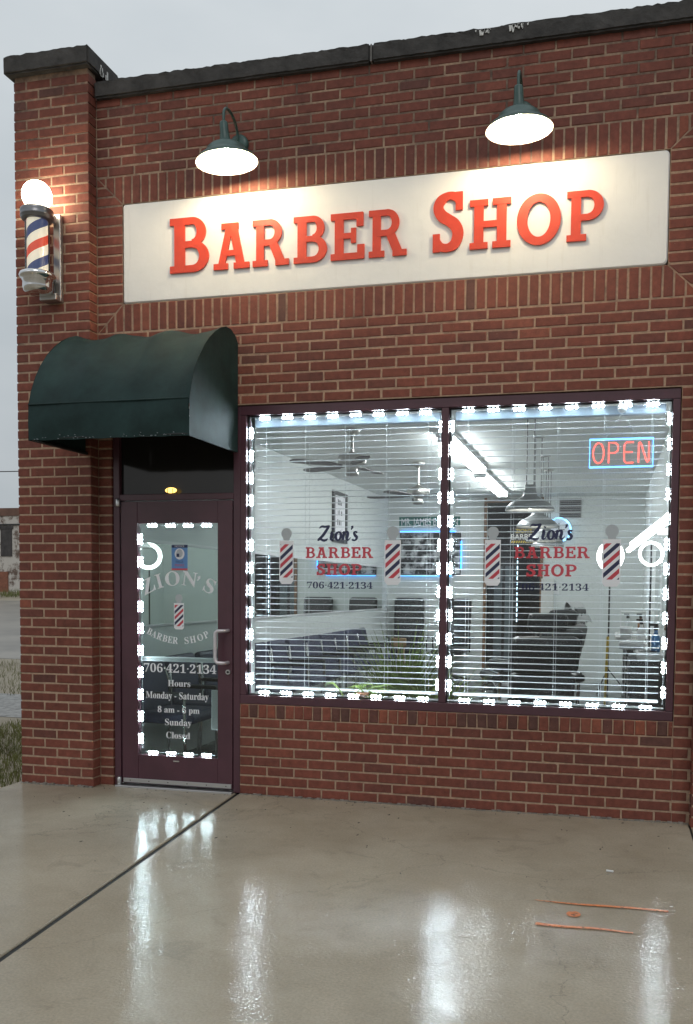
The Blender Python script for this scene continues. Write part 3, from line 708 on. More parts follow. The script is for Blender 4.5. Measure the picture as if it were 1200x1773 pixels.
led_strip('string of white LED modules edging the glass of the shop door', gx0+.001, gx1-.001, gz0+.002, gz1-.002, .062, 'ltb')

# ---------------------------------------------------------------- venetian blinds
SLAT = mat('white_blind_slat', (.72,.74,.75), .4)
def blind(label, x0, x1):
    t = thing('window_blind', label, 'blind', ((x0+x1)/2, .155, .72), 0, 'venetian blinds in the shop window'); px, py_, pz = t.location
    mb = MB(); z = .80; hw = .0150
    while z < 2.55:
        tilt = R(1)+rnd.uniform(-.02,.02); sag = rnd.uniform(-.0015,.0015); rows = []
        for s_ in (-1, -.33, .33, 1):
            y = s_*hw*math.cos(tilt); zz = s_*hw*math.sin(tilt) + .0025*(1-s_*s_)
            rows.append([(x0-px+(x1-x0)*k/6, y, z-pz+zz+sag*math.sin(k/6*math.pi)) for k in range(7)])
        mb.grid(rows, 0); mb.grid([[(a,b_,c_-.0022) for a,b_,c_ in r] for r in reversed(rows)], 0)
        for e in (rows[0], rows[-1]): mb.grid([e, [(a,b_,c_-.0022) for a,b_,c_ in e]], 0)
        z += .0415
    mb.build('slats', SLAT, t)
    mb = MB(); mb.box(x0-px-.005, x1-px+.005, -.035, .03, 2.575-pz, 2.632-pz, 0, .004); mb.build('headrail', mat('pale_blue_valance', (.20,.26,.31), .4), t)
    mb = MB(); mb.box(x0-px, x1-px, -.025, .025, .738-pz, .756-pz, 0, .005); mb.build('bottom_rail', SLAT, t)
    for k in range(5):
        mb = MB(); x = x0-px+(x1-x0)*(.06+.22*k)
        mb.tube([(x,-.0265,.75-pz),(x,-.0265,2.58-pz)], .0011, 0, 5); mb.tube([(x+.012,.0265,.75-pz),(x+.012,.0265,2.58-pz)], .0011, 0, 5)
        mb.build('ladder_cord', SLAT, t)
    return t
blind('white venetian blind with open slats behind the left window pane', -2.835, -1.525)
blind('white venetian blind with open slats behind the right window pane', -1.415, -.085)

# ---------------------------------------------------------------- neon OPEN sign
t = thing('neon_sign', 'red and blue OPEN neon sign hanging from a suction cup inside the window', 'neon sign', (-.35, .105, 2.33))
x0, x1, z0, z1 = -.195, .195, -.088, .088; rr = .006
mb = MB(); mb.tube([(x0,0,z0),(x1,0,z0),(x1,0,z1),(x0,0,z1)], rr, 0, 8, closed=True); mb.build('border_tube', NBLUE, t)
mb = MB()
def st(pts, w_=.085, h_=.128, ox=0): mb.tube([(ox+(a-.5)*w_, -.008, (b_-.5)*h_) for a, b_ in pts], .0042, 0, 7)
circ = [(.5+.46*math.cos(R(a)), .5+.5*math.sin(R(a))) for a in range(80, 431, 14)]
st(circ, .072, ox=-.14)
st([(.12,0),(.12,1),(.6,1),(.86,.9),(.9,.74),(.84,.58),(.6,.5),(.2,.5)], .075, ox=-.048)
st([(.9,1),(.3,1),(.14,.9),(.12,.5),(.14,.1),(.3,0),(.9,0)], .075, ox=.047); st([(.16,.52),(.8,.52)], .075, ox=.047)
st([(.1,0),(.1,.95),(.2,1),(.3,.9),(.72,.1),(.82,0),(.9,.06),(.9,1)], .078, ox=.138)
mb.build('letter_tubes', NRED, t)
mb = MB(); mb.box(x0+.004, x1-.004, .010, .013, z0+.004, z1-.004); mb.build('backing_panel', CLEAR, t)
mb = MB(); mb.tube([(-.10,.005,.095),(.0,-.01,.245)], .0011, 0, 5); mb.tube([(.11,.005,.095),(.0,-.01,.245)], .0011, 0, 5); mb.build('chain', WHITEP, t)
mb = MB(); Mx = Matrix.Rotation(R(90), 4, 'X'); mb.lathe([(.001,.03),(.026,.03),(.030,.02),(.024,.012),(.008,.006),(.001,.0)], (0,.0,.275), 0, 18, M=Mx); mb.build('suction_cup', mat('grey_rubber', (.35,.36,.36), .4), t)

# ---------------------------------------------------------------- awning
VINYL = mat('dark_green_awning_vinyl', (.012,.030,.029), .62, spec=.22, bump=.35, bscale=9, var=.35, vscale=5, detail=8)
aw = thing('awning', 'dark green quarter-round awning over the shop door with straight front valance', 'awning', (-3.46, 0, 2.38))
prof = [(-.004,3.125),(-.05,3.168),(-.12,3.188),(-.20,3.184),(-.29,3.155),(-.38,3.108),(-.47,3.045),(-.55,2.972),(-.62,2.890),(-.68,2.800),(-.725,2.705),(-.757,2.605)]
ax0, ax1 = -4.035+3.46, -2.918+3.46
ribs = [ax0, ax0+.36, ax0+.72, ax1]
def sag(x, i):
    u = 0
    for a, b_ in zip(ribs, ribs[1:]):
        if a <= x <= b_: u = math.sin(math.pi*(x-a)/(b_-a))
    k = i/(len(prof)-1); return u*.036*math.sin(math.pi*min(1, k*1.02))**.7 + .0035*math.sin(x*17+k*9)*math.sin(k*math.pi) + .003*math.sin(x*41-k*14)*math.sin(k*math.pi)**2
xs = [ax0+(ax1-ax0)*k/48 for k in range(49)]
mb = MB(); rows = []
for i, (y, z) in enumerate(prof):
    row = []
    for x in xs:
        s_ = sag(x, i); n_ = Vector((0, -math.cos(i/11*1.35+.1)*.3-.2, -1)).normalized() if i < 9 else Vector((0, .8, -.3))
        row.append((x, y - (-1)*s_*.35, z-2.38 - s_*.9 + .0015*math.sin(x*23+i)))
    rows.append(row)
mb.grid(rows, 0)
mb.build('canopy', VINYL, aw)
mb = MB(); vz = [0, .055, .11, .165, .224]; rows = []
for j, z in enumerate(reversed(vz)):
    rows.append([(x, -.759-.006*math.sin(j*1.1)+.004*math.sin(x*9+j), z+.002*math.sin(x*31)*(j == 4)) for x in xs])
mb.grid(rows, 0); mb.grid([[(a, b_+.004, c_) for a, b_, c_ in r] for r in reversed(rows)], 0)
for k in range(40):
    x = rnd.uniform(ax0+.02, ax1-.02); r_ = rnd.uniform(.0008,.0020); zq = .004+rnd.random()**3*.03; mb.box(x-r_*1.4, x+r_*1.4, -.7715, -.764, zq-r_, zq+r_, 1)
mb.build('valance', [VINYL, mat('water_drips', (.22,.25,.27), .1)], aw)
mb = MB()
mb.tube([(ax0+.002,-.763,.226),(ax1-.002,-.763,.226)], .0045, 0, 6); mb.build('piping', VINYL, aw)
for x, sg in ((ax0-.002, -1), (ax1+.002, 1)):
    mb = MB(); pf = [(y, z-2.38) for y, z in prof] + [(-.760, .0), (-.006, .004)]
    cy_, cz_ = -.36, .45; n_ = len(pf)
    for i in range(n_):
        a, b_ = pf[i], pf[(i+1) % n_]
        for q0, q1 in ((0,.35),(.35,.7),(.7,1)):
            def P(p, q): 
                yy, zz = cy_+(p[0]-cy_)*q, cz_+(p[1]-cz_)*q
                return (x - sg*.012*(1-q*q), yy, zz)
            tri = [P(a,q0),P(b_,q0),P(b_,q1),P(a,q1)] if q0 else [P(a,q1),(x-sg*.012,cy_,cz_),P(b_,q1)]
            mb.face(tri if sg < 0 else tri[::-1], 0, smooth=True)
    mb.build('side_panel', VINYL, aw, fixn=True)
STEEL = mat('dark_steel_pipe', (.02,.025,.025), .45, metal=.5)
mb = MB()
for x in ribs: mb.tube([(min(max(x, ax0+.014), ax1-.014), y+.022, z-2.38-.022) for y, z in prof], .010, 0, 7)
mb.tube([(ax0+.012,-.742,.012),(ax1-.012,-.742,.012)], .011, 0, 7); mb.tube([(ax0+.012,-.74,.012),(ax0+.012,-.02,.012)], .011, 0, 7); mb.tube([(ax1-.012,-.74,.012),(ax1-.012,-.02,.012)], .011, 0, 7)
mb.build('pipe_frame', STEEL, aw)

# ---------------------------------------------------------------- gooseneck lamps
GREEN = mat('dark_green_enamel', (.034,.078,.068), .35, var=.15, vscale=12); ENAMEL = mat('white_enamel', (.85,.84,.8), .35)
def gooseneck(label, x, lean, tilt):
    t = thing('gooseneck_lamp', label, 'wall lamp', (x, -.004, 4.45), 0, 'lamps above the shop sign')
    mb = MB(); My = Matrix.Rotation(R(90), 4, 'X'); mb.lathe([(.001,.030),(.045,.030),(.062,.022),(.066,.010),(.066,0)], (0,0,0), 0, 24, M=My); mb.build('wall_plate', GREEN, t)
    mb = MB(); A = [(0,-.02,.0), (0,-.030,.012)]
    for k in range(17):
        q = math.pi*k/16; A.append((lean*.5*(1-math.cos(q)), -.185+.150*math.cos(q), .035+.085*math.sin(q)))
    A += [(lean,-.335,.01),(lean,-.335,-.02)]
    mb.tube(A, .0095, 0, 10); mb.build('arm', GREEN, t)
    S = Matrix.Translation((lean,-.335,-.018)) @ Matrix.Rotation(R(tilt), 4, 'Y') @ Matrix.Rotation(R(3), 4, 'X')
    mb = MB(); mb.lathe([(.001,.008),(.022,.008),(.026,0),(.028,-.05),(.034,-.10),(.040,-.115)], (0,0,0), 0, 20, M=S); mb.build('socket', GREEN, t)
    mb = MB(); mb.lathe([(.040,-.112),(.06,-.122),(.10,-.140),(.122,-.158),(.134,-.180),(.150,-.196),(.182,-.216),(.199,-.238),(.200,-.243)], (0,0,0), 0, 44, M=S)
    mb.lathe([(.1995,-.2435),(.197,-.240),(.180,-.220),(.148,-.200),(.131,-.183),(.118,-.162),(.098,-.144),(.06,-.127),(.001,-.120)], (0,0,0), 1, 44, M=S); mb.build('shade', [GREEN, ENAMEL], t)
    mb = MB(); mb.lathe([(.0005,-.258),(.018,-.255),(.030,-.242),(.035,-.224),(.031,-.200),(.022,-.176),(.016,-.150),(.015,-.128)], (0,0,0), 0, 20, M=S); mb.build('bulb', BULB, t)
    return t
gooseneck('left green gooseneck lamp lit above the letters BARBER', -2.905, .03, -4)
gooseneck('right green gooseneck lamp lit above the letters SHOP', -1.0, .008, -2)

# ---------------------------------------------------------------- barber pole light on the pier
def stripe_mat():
    m = bpy.data.materials.new('barber_stripes'); m.use_nodes = True; t = m.node_tree; p = t.nodes['Principled BSDF']
    tcn = N(t, 'ShaderNodeTexCoord'); sx = N(t, 'ShaderNodeSeparateXYZ'); t.links.new(tcn.outputs['Object'], sx.inputs[0])
    at = N(t, 'ShaderNodeMath', operation='ARCTAN2'); t.links.new(sx.outputs[1], at.inputs[0]); t.links.new(sx.outputs[0], at.inputs[1])
    d = N(t, 'ShaderNodeMath', operation='MULTIPLY'); t.links.new(at.outputs[0], d.inputs[0]); d.inputs[1].default_value = -1/(2*math.pi)
    z = N(t, 'ShaderNodeMath', operation='MULTIPLY_ADD'); t.links.new(sx.outputs[2], z.inputs[0]); z.inputs[1].default_value = 1/.262; t.links.new(d.outputs[0], z.inputs[2])
    of = N(t, 'ShaderNodeMath', operation='ADD'); t.links.new(z.outputs[0], of.inputs[0]); of.inputs[1].default_value = .555
    fr = N(t, 'ShaderNodeMath', operation='FRACT'); t.links.new(of.outputs[0], fr.inputs[0])
    r = N(t, 'ShaderNodeValToRGB'); r.color_ramp.interpolation = 'CONSTANT'
    for i, (ps, c_) in enumerate([(0,(.84,.78,.62)),(.25,(.045,.065,.16)),(.5,(.84,.78,.62)),(.76,(.62,.08,.04))]):
        e = r.color_ramp.elements[i] if i < 2 else r.color_ramp.elements.new(ps)
        e.position = ps; e.color = (*c_, 1)
    t.links.new(fr.outputs[0], r.inputs[0]); t.links.new(r.outputs[0], p.inputs['Base Color']); t.links.new(r.outputs[0], p.inputs['Emission Color']); p.inputs['Emission Strength'].default_value = .55
    p.inputs['Roughness'].default_value = .4; return m
bp = thing('barber_pole_light', 'striped barber pole with lit white globe mounted on the brick corner pier', 'barber pole', (-4.30, -.255, 3.485))
mb = MB(); mb.lathe([(.100*math.sin(R(a)), .655-.100*math.cos(R(a))) for a in range(14, 181, 8)], (0,0,0), 0, 36); mb.build('globe', GLOBE, bp)
mb = MB(); mb.lathe([(.001,.570),(.06,.570),(.098,.566),(.110,.556),(.113,.540),(.108,.526),(.112,.520),(.112,.508),(.104,.502),(.106,.492),(.098,.486),(.001,.486)], (0,0,0), 0, 36); mb.build('top_cap', PEWTER, bp)
mb = MB(); mb.lathe([(.070,.13),(.070,.49)], (0,0,0), 0, 40); mb.build('striped_drum', stripe_mat(), bp)
mb = MB(); mb.lathe([(.082,.128),(.082,.488)], (0,0,0), 0, 40); mb.build('glass_cylinder', CLEAR, bp)
mb = MB(); mb.lathe([(.001,.132),(.100,.132),(.118,.124),(.124,.108),(.118,.094),(.104,.088),(.106,.078),(.100,.072),(.101,.030),(.094,.006),(.082,-.004),(.05,-.010),(.001,-.010)], (0,0,0), 0, 36); mb.build('base_cap', CHROME, bp)
mb = MB(); mb.box(.048, .104, .115, .152, -.03, .57, 0, .006); mb.box(-.03, .10, .06, .151, -.035, .010, 0, .006); mb.box(-.02, .085, .03, .101, .50, .55, 0, .004); mb.build('back_bracket', mat('brushed_pole_bracket', (.45,.45,.45), .36, metal=.9), bp)
gl = bpy.data.lights.new('globe_glow', 'POINT'); gl.energy = 9; gl.color = (1,.80,.48); gl.shadow_soft_size = .10
go = bpy.data.objects.new('globe_glow', gl); COL.objects.link(go); go.parent = bp; go.location = (0,0,.655)

# ---------------------------------------------------------------- interior shell
def checker():
    m = bpy.data.materials.new('checker_tile'); m.use_nodes = True; t = m.node_tree; p = t.nodes['Principled BSDF']
    tcn = N(t, 'ShaderNodeTexCoord'); ch = N(t, 'ShaderNodeTexChecker'); ch.inputs['Scale'].default_value = 1/.305
    ch.inputs['Color1'].default_value = (.018,.019,.022,1); ch.inputs['Color2'].default_value = (.20,.21,.21,1)
    t.links.new(tcn.outputs['Object'], ch.inputs['Vector']); t.links.new(ch.outputs['Color'], p.inputs['Base Color']); p.inputs['Roughness'].default_value = .22; return m
mb = MB(); mb.box(-4.075, .155, .21, 11.19, -.1, .004); tag(mb.build('shop_floor', checker()), kind='structure')
mb = MB(); mb.box(-4.075, .155, .205, 11.19, 2.95, 3.05); mb.box(-4.0, .1, .12, .204, 2.71, 3.05); tag(mb.build('ceiling', mat('ceiling_paint', (.68,.70,.67), .7, bump=.15, bscale=30)), kind='structure')
mb = MB(); mb.box(-4.07, -4.0, .205, 8.9, .005, 2.949); tag(mb.build('left_wall', WALLW), kind='structure')
mb = MB(); mb.box(.10, .15, .205, 11.1, .005, 2.949); tag(mb.build('right_wall', WALLW), kind='structure')
mb = MB(); mb.box(-4.07, -2.36, 8.9, 9.02, .005, 2.949); mb.box(-1.49, .0995, 8.9, 9.02, .005, 2.949); mb.box(-2.36, -1.49, 8.9, 9.02, 2.88, 2.949)
tag(mb.build('back_wall', WALLW), kind='structure')
mb = MB(); mb.box(-4.0, -3.9, .205, .26, .005, 2.70); mb.box(-2.92, -2.87, .12, .2, 0.005, 2.7); mb.box(-4.0,-2.87,.13,.19,2.115,2.70); tag(mb.build('front_inner_wall', WALLW), kind='structure')
WOOD = mat('brown_wood_trim', (.20,.11,.06), .5, var=.3, vscale=8)
mb = MB(); mb.box(-2.40, -2.355, 8.86, 8.8995, .01, 2.94, 0, .003); mb.box(-1.495, -1.45, 8.86, 8.8995, .01, 2.94, 0, .003); mb.box(-2.355, -1.495, 8.86, 8.8995, 2.86, 2.90, 0, .003)
tag(mb.build('door_casing', WOOD), 'brown wooden trim round the dark opening in the back wall', 'door trim')
DARKW = mat('dark_corridor_paint', (.05,.05,.055), .7)
mb = MB(); mb.box(-2.9, -2.83, 9.03, 11.1, .005, 2.949); mb.box(-.95, -.88, 9.03, 11.1, .005, 2.949); mb.box(-2.83, -.95, 11.0, 11.1, .005, 2.949)
tag(mb.build('corridor_wall', DARKW), kind='structure')

# ---- long mirror on the left wall
mi = thing('wall_mirror', 'long frameless mirror along the left wall with white top strip', 'mirror', (-4.0, 4.2, 1.15))
mb = MB(); mb.box(.0005, .010, -3.95, 4.30, .0, .655); mb.build('mirror_glass', mat('mirror_silver', (.86,.90,.88), .01, metal=1), mi)
mb = MB(); mb.box(.0005, .022, -3.95, 4.30, .656, .682, 0, .002); mb.box(.0005, .018, -3.95, 4.30, -.018, -.001, 0, .002); mb.build('edge_strip', WHITEP, mi)

# ---- ceiling fans
NICK = mat('brushed_nickel', (.50,.49,.46), .3, metal=1); BLADE = mat('dark_walnut_blade', (.035,.028,.025), .5, var=.3, vscale=14)
def fan(label, x, y, drop, rz):
    t = thing('ceiling_fan', label, 'ceiling fan', (x, y, 2.948), rz, 'ceiling fans')
    mb = MB(); mb.lathe([(.001,0),(.075,0),(.075,-.02),(.05,-.05),(.02,-.062)], (0,0,0), 0, 24); mb.build('canopy', NICK, t)
    mb = MB(); mb.tube([(0,0,-.05),(0,0,-drop)], .014, 0, 12); mb.build('rod', NICK, t)
    z = -drop
    mb = MB(); mb.lathe([(.001,.02),(.03,.02),(.05,0),(.125,-.012),(.135,-.03),(.135,-.085),(.125,-.10),(.06,-.115),(.05,-.16),(.065,-.17),(.06,-.20),(.001,-.205)], (0,0,z), 0, 32); mb.build('motor', NICK, t)
    for k in range(5):
        mb = MB(); Mb = Matrix.Rotation(2*math.pi*k/5, 4, 'Z') @ Matrix.Translation((0,0,z-.105)) @ Matrix.Rotation(R(6), 4, 'X')
        out = [(.10,-.018),(.17,-.024),(.20,-.05),(.35,-.062),(.55,-.068),(.62,-.050),(.64,0),(.62,.050),(.55,.068),(.35,.062),(.20,.05),(.17,.024),(.10,.018)]
        for zz, fl in ((.004,1),(-.004,0)):
            q = [tuple(Mb @ Vector((a,b_,zz))) for a, b_ in out]; mb.face(q if fl else q[::-1], 0)
        for i in range(len(out)):
            a, b_ = out[i], out[(i+1) % len(out)]
            mb.face([tuple(Mb @ Vector(p)) for p in ((a[0],a[1],-.004),(b_[0],b_[1],-.004),(b_[0],b_[1],.004),(a[0],a[1],.004))], 0)
        mb.build('blade', BLADE, t)
    return t
fan('nearer ceiling fan with dark blades seen through the left pane', -2.78, 2.4, .235, R(8))
fan('farther ceiling fan with dark blades deeper in the shop', -2.62, 4.7, .29, R(31))

# ---- pendant lamps
PEND = mat('grey_pendant_shade', (.28,.29,.29), .4, metal=.3)
def pendant(label, x, y, zr):
    t = thing('pendant_lamp', label, 'pendant lamp', (x, y, 2.948), 0, 'pendant lamps in a row')
    h = 2.948-zr
    mb = MB(); mb.lathe([(.001,0),(.06,0),(.06,-.018),(.001,-.022)], (0,0,0), 0, 20); mb.build('ceiling_plate', NICK, t)
    mb = MB(); mb.tube([(-.03,0,-.01),(-.03,0,-h+.20)], .004, 0, 6); mb.tube([(.03,0,-.01),(.03,0,-h+.20)], .004, 0, 6); mb.build('cord', BLACKM, t)
    mb = MB(); mb.lathe([(.001,.21),(.045,.21),(.05,.16),(.06,.12),(.10,.095),(.16,.062),(.195,.025),(.205,0)], (0,0,-h), 0, 36)
    mb.lathe([(.205,0),(.203,-.004),(.192,.020),(.157,.056),(.097,.088),(.001,.10)], (0,0,-h), 1, 36); mb.build('shade', [PEND, ENAMEL], t)
    mb = MB(); mb.lathe([(.001,.012),(.03,.018),(.045,.045),(.03,.075),(.001,.085)], (0,0,-h), 0, 20); mb.build('bulb', PBULB, t)
    return t
PBULB = emis('pendant_bulb', (1,.97,.9), 26)
for lab, x, y, z in (('first and lowest-hanging pendant lamp, largest in the right pane', -1.06, 1.75, 2.115), ('second pendant lamp from the window, half hidden by the script lettering', -1.10, 3.1, 2.07), ('third pendant lamp from the window, low behind the lettering', -1.12, 4.4, 2.0), ('pendant lamp farthest from the window, smallest of the row', -1.17, 5.65, 2.0)):
    pendant(lab, x, y, z)

# ---- ceiling tube lights
def tubes(label, x, y0, y1):
    t = thing('tube_light', label, 'tube light', (x, (y0+y1)/2, 2.948), 0, 'ceiling tube lights'); L = (y1-y0)/2
    mb = MB(); mb.box(-.09, .09, -L, L, -.045, 0, 0, .004); mb.build('housing', WHITEP, t)
    for s_ in (-.05, .05):
        mb = MB(); mb.tube([(s_,-L+.03,-.070),(s_,L-.03,-.070)], .019, 0, 10); mb.build('tube', TUBE, t)
    mb = MB()
    for e in (-L+.012, L-.012): mb.box(-.075, .075, e-.011, e+.011, -.095, -.046, 0, .003)
    mb.build('end_bracket', WHITEP, t)
tubes('front tube light on the ceiling nearest the shop window', -1.95, 2.7, 5.1)
tubes('second tube light on the ceiling towards the back wall', -2.0, 5.5, 7.9)

# ---- things on the back wall
GREENS = mat('green_street_sign', (.02,.13,.11), .45)
mb = MB(); mb.box(-.51, .51, 0, .004, -.085, .085, 0, .001); put_text(mb, 'MR. JAMES BROWN', -.47, .47, -.055, .115, -.0006, 1)
o = mb.build('street_sign', [GREENS, VWHITE]); o.location = (-3.30, 8.893, 2.565); tag(o, 'green street name sign with white lettering high on the back wall', 'street sign')
t = thing('wall_picture', 'wide black and white picture edged with blue light on the back wall', 'picture', (-3.28, 8.88, 1.69))
m = bpy.data.materials.new('monochrome_print'); m.use_nodes = True; q = m.node_tree; p = q.nodes['Principled BSDF']; tcn = N(q, 'ShaderNodeTexCoord')
n1 = N(q, 'ShaderNodeTexNoise'); n1.inputs['Scale'].default_value = 7; n1.inputs['Detail'].default_value = 5; q.links.new(tcn.outputs['Object'], n1.inputs['Vector'])
rp = N(q, 'ShaderNodeValToRGB'); rp.color_ramp.elements[0].position = .46; rp.color_ramp.elements[0].color = (.012,.012,.015,1); rp.color_ramp.elements[1].position = .60; rp.color_ramp.elements[1].color = (.45,.46,.47,1)
q.links.new(n1.outputs['Fac'], rp.inputs[0]); q.links.new(rp.outputs[0], p.inputs['Base Color']); p.inputs['Roughness'].default_value = .3
mb = MB(); mb.box(-.49, .49, -.004, .015, .02, .69); mb.build('print', m, t)
mb = MB(); mb.box(-.51, .51, .0, .019, .0, .019, 0, .002); mb.box(-.51, .51, 0, .019, .691, .71, 0, .002); mb.box(-.51, -.4905, 0, .019, .0195, .6905, 0, .002); mb.box(.4905, .51, 0, .019, .0195, .6905, 0, .002); mb.build('frame', BLACKM, t)
mb = MB(); mb.tube([(-.5,-.012,.715),(.42,-.012,.715)], .010, 0, 6); mb.tube([(-.5,-.012,-.005),(.36,-.012,-.005)], .008, 0, 6); mb.tube([(.515,-.012,.10),(.515,-.012,.56)], .010, 0, 6); mb.build('light_edge', SBLUE, t)
t = thing('vent_grille', 'square dark louvred vent grille high on the back wall', 'vent', (-1.04, 8.88, 2.76))
mb = MB(); mb.box(-.17, .17, .0, .018, -.15, .15); mb.build('frame', mat('grey_grille', (.25,.25,.25), .5), t)
mb = MB()
for k in range(9): mb.box(-.155, .155, -.012, -.001, -.135+k*.031, -.118+k*.031, 0)
mb.build('louvres', BLACKM, t)
t = thing('neon_clock', 'round wall clock ringed by pale blue neon on the back wall', 'clock', (-1.21, 8.88, 2.42))
mb = MB(); Mx = Matrix.Rotation(R(90), 4, 'X'); mb.lathe([(.001,.02),(.17,.02),(.20,.01),(.20,0)], (0,0,0), 0, 36, M=Mx); mb.build('dial', VWHITE, t)
mb = MB(); mb.tube([(.185*math.cos(R(a)), -.03, .185*math.sin(R(a))) for a in range(0,360,12)], .011, 0, 7, closed=True); mb.build('neon_ring', emis('pale_blue_neon', (.25,.62,1), 4), t)
mb = MB(); mb.box(-.006,.006,-.028,-.024,-.01,.11); mb.box(0,.09,-.0235,-.022,-.006,.006); mb.build('hands', BLACKM, t)
t = thing('hanging_sign', 'small black sign with yellow ZION\'S and white BARBER lettering in the dark opening', 'sign', (-1.76, 8.85, 2.33))
YEL = emis('yellow_sign_glow', (1,.78,.12), .5); WHL = emis('white_sign_glow', (.95,.95,.9), .7)  # lettering colours emit light of their own, though the sign has no lamp
mb = MB(); mb.box(-.215, .215, 0, .012, -.13, .13, 0, .002); mb.build('board', BLACKM, t)
mb = MB(); put_text(mb, "ZION'S", -.13, .13, .045, .065, -.0015, 0); put_text(mb, "BARBER", -.20, .20, -.06, .085, -.0015, 1)
for k in range(11):
    x = -.20+k*.037; mb.poly([(x,-.115),(x+.018,-.115),(x+.036,-.08),(x+.018,-.08)], -.0015, -.0002, 0)
mb.build('lettering', [YEL, WHL], t)
mb = MB(); mb.tube([(-.19,.006,.13),(-.19,.006,.53)], .003, 0, 5); mb.tube([(.19,.006,.13),(.19,.006,.53)], .003, 0, 5); mb.build('chain', BLACKM, t)
mb = MB()
for k in range(16): mb.box(-.006, .006, -.006, .002, k*.085, k*.085+.05, 1, .001)
mb.box(-.009, .009, .0021, .008, -.02, 1.36, 0)
o = mb.build('led_strip_light', [BLACKM, emis('corridor_led', (.6,.85,1), 5)]); o.location = (-1.86, 8.95, .95); tag(o, 'upright dotted LED strip glowing in the dark back opening', 'LED strip')
mb = MB(); mb.box(-.22, .22, -.04, .04, 0, 1.95, 0, .01); mb.box(-.15, -.02, -.05, -.041, .1, 1.85, 1, .004); mb.box(.03, .17, -.05, -.041, .1, 1.85, 1, .004)
o = mb.build('locker', [mat('dark_locker', (.02,.02,.022), .4), mat('slate_panel', (.10,.12,.13), .3)]); o.location = (-2.12, 9.3, .005); tag(o, 'tall dark locker with two grey doors in the back opening', 'locker')
mb = MB(); mb.box(-.06, .06, 0, .02, -.08, .08, 0, .006); mb.box(-.035, .035, -.004, -.0005, .0, .05, 1)
o = mb.build('thermostat', [WHITEP, mat('grey_display', (.3,.33,.33), .3)]); o.location = (-1.25, 8.875, 1.48); tag(o, 'white thermostat box on the back wall', 'thermostat')
mb = MB(); mb.box(-.10, .10, 0, .05, -.33, .33, 0, .006); mb.box(-.12, .12, -.01, .055, -.36, -.331, 0, .004); mb.box(-.03,.03,-.012,-.0005,.1,.2,0)
o = mb.build('wall_cabinet', mat('offwhite_box', (.6,.6,.57), .5)); o.location = (-1.37, 8.845, 1.32); tag(o, 'narrow off-white wall box beside the dark opening', 'wall box')

# ---- framed vertical print on the left wall
t = thing('picture_frame', 'tall narrow dark picture frame with white mat on the left wall', 'picture frame', (-3.998, 6.05, 2.08))
mb = MB(); mb.box(0, .03, -.33, .33, 0, .05, 0, .004); mb.box(0, .03, -.33, .33, .63, .68, 0, .004); mb.box(0, .03, -.33, -.26, .0505, .6295, 0, .004); mb.box(0, .03, .26, .33, .0505, .6295, 0, .004); mb.build('frame', BLACKM, t)
mb = MB(); mb.box(.0, .012, -.26, .26, .05, .63, 0)
for k in range(4):
    for j in range(3): mb.box(.0125, .014, -.10+j*.075+rnd.uniform(-.02,.02), -.06+j*.075+rnd.uniform(-.02,.02), .10+k*.135, .15+k*.135+rnd.uniform(0,.03), 1)
mb.build('print', [VWHITE, mat('grey_ink', (.15,.15,.17), .5)], t)

# ---- ring lights and vanity bar
t = thing('ring_light', 'large glowing white ring light deep in the shop behind the pole decal', 'ring light', (-.41, 7.4, .005))
mb = MB(); Mr = Matrix.Translation((0,0,1.945)) @ Matrix.Rotation(R(-32), 4, 'Z'); mb.tube([Mr @ Vector((.185*math.cos(R(a)), 0, .185*math.sin(R(a)))) for a in range(0,360,10)], .032, 0, 10, closed=True); mb.build('ring', RINGL, t)
mb = MB(); mb.tube([(0,0.03,.02),(0,0.03,1.73)], .012, 0, 8)
for a in (0,120,240): mb.tube([(0,.03,.35),(.28*math.cos(R(a)),.03+.28*math.sin(R(a)),.01)], .009, 0, 7)
mb.build('tripod', BLACKM, t)
t = thing('ring_light', 'glowing ring light half hidden by the right edge of the window', 'ring light', (-.10, 1.35, .985))
mb = MB(); Mr = Matrix.Translation((0,0,.755)) @ Matrix.Rotation(R(35), 4, 'Z'); mb.tube([Mr @ Vector((.105*math.cos(R(a)), 0, .085*math.sin(R(a)))) for a in range(0,360,10)], .012, 0, 8, closed=True); mb.build('ring', RINGL, t)
mb = MB(); mb.tube([(0,.02,.01),(0,.02,.85)], .008, 0, 8); mb.lathe([(.001,.0),(.08,.0),(.08,.012),(.001,.016)], (0,.02,0), 0, 18); mb.build('stand', BLACKM, t)
t = thing('vanity_light', 'sloping double tube vanity light glowing at the right of the window', 'vanity light', (-.10, 1.7, 1.9))
mb = MB(); mb.tube([(-.155,.5,-.095),(.125,-.35,.10)], .022, 0, 10); mb.build('tube', RINGL, t)
mb = MB(); mb.tube([(-.130,.5,-.040),(.140,-.35,.150)], .018, 0, 10); mb.build('tube', RINGL, t)
mb = MB(); mb.tube([(-.14,.53,-.078),(.14,-.33,.118)], .010, 0, 8); mb.box(.06,.195,-.02,.02,.0,.06,0,.004); mb.build('mount', WHITEP, t)

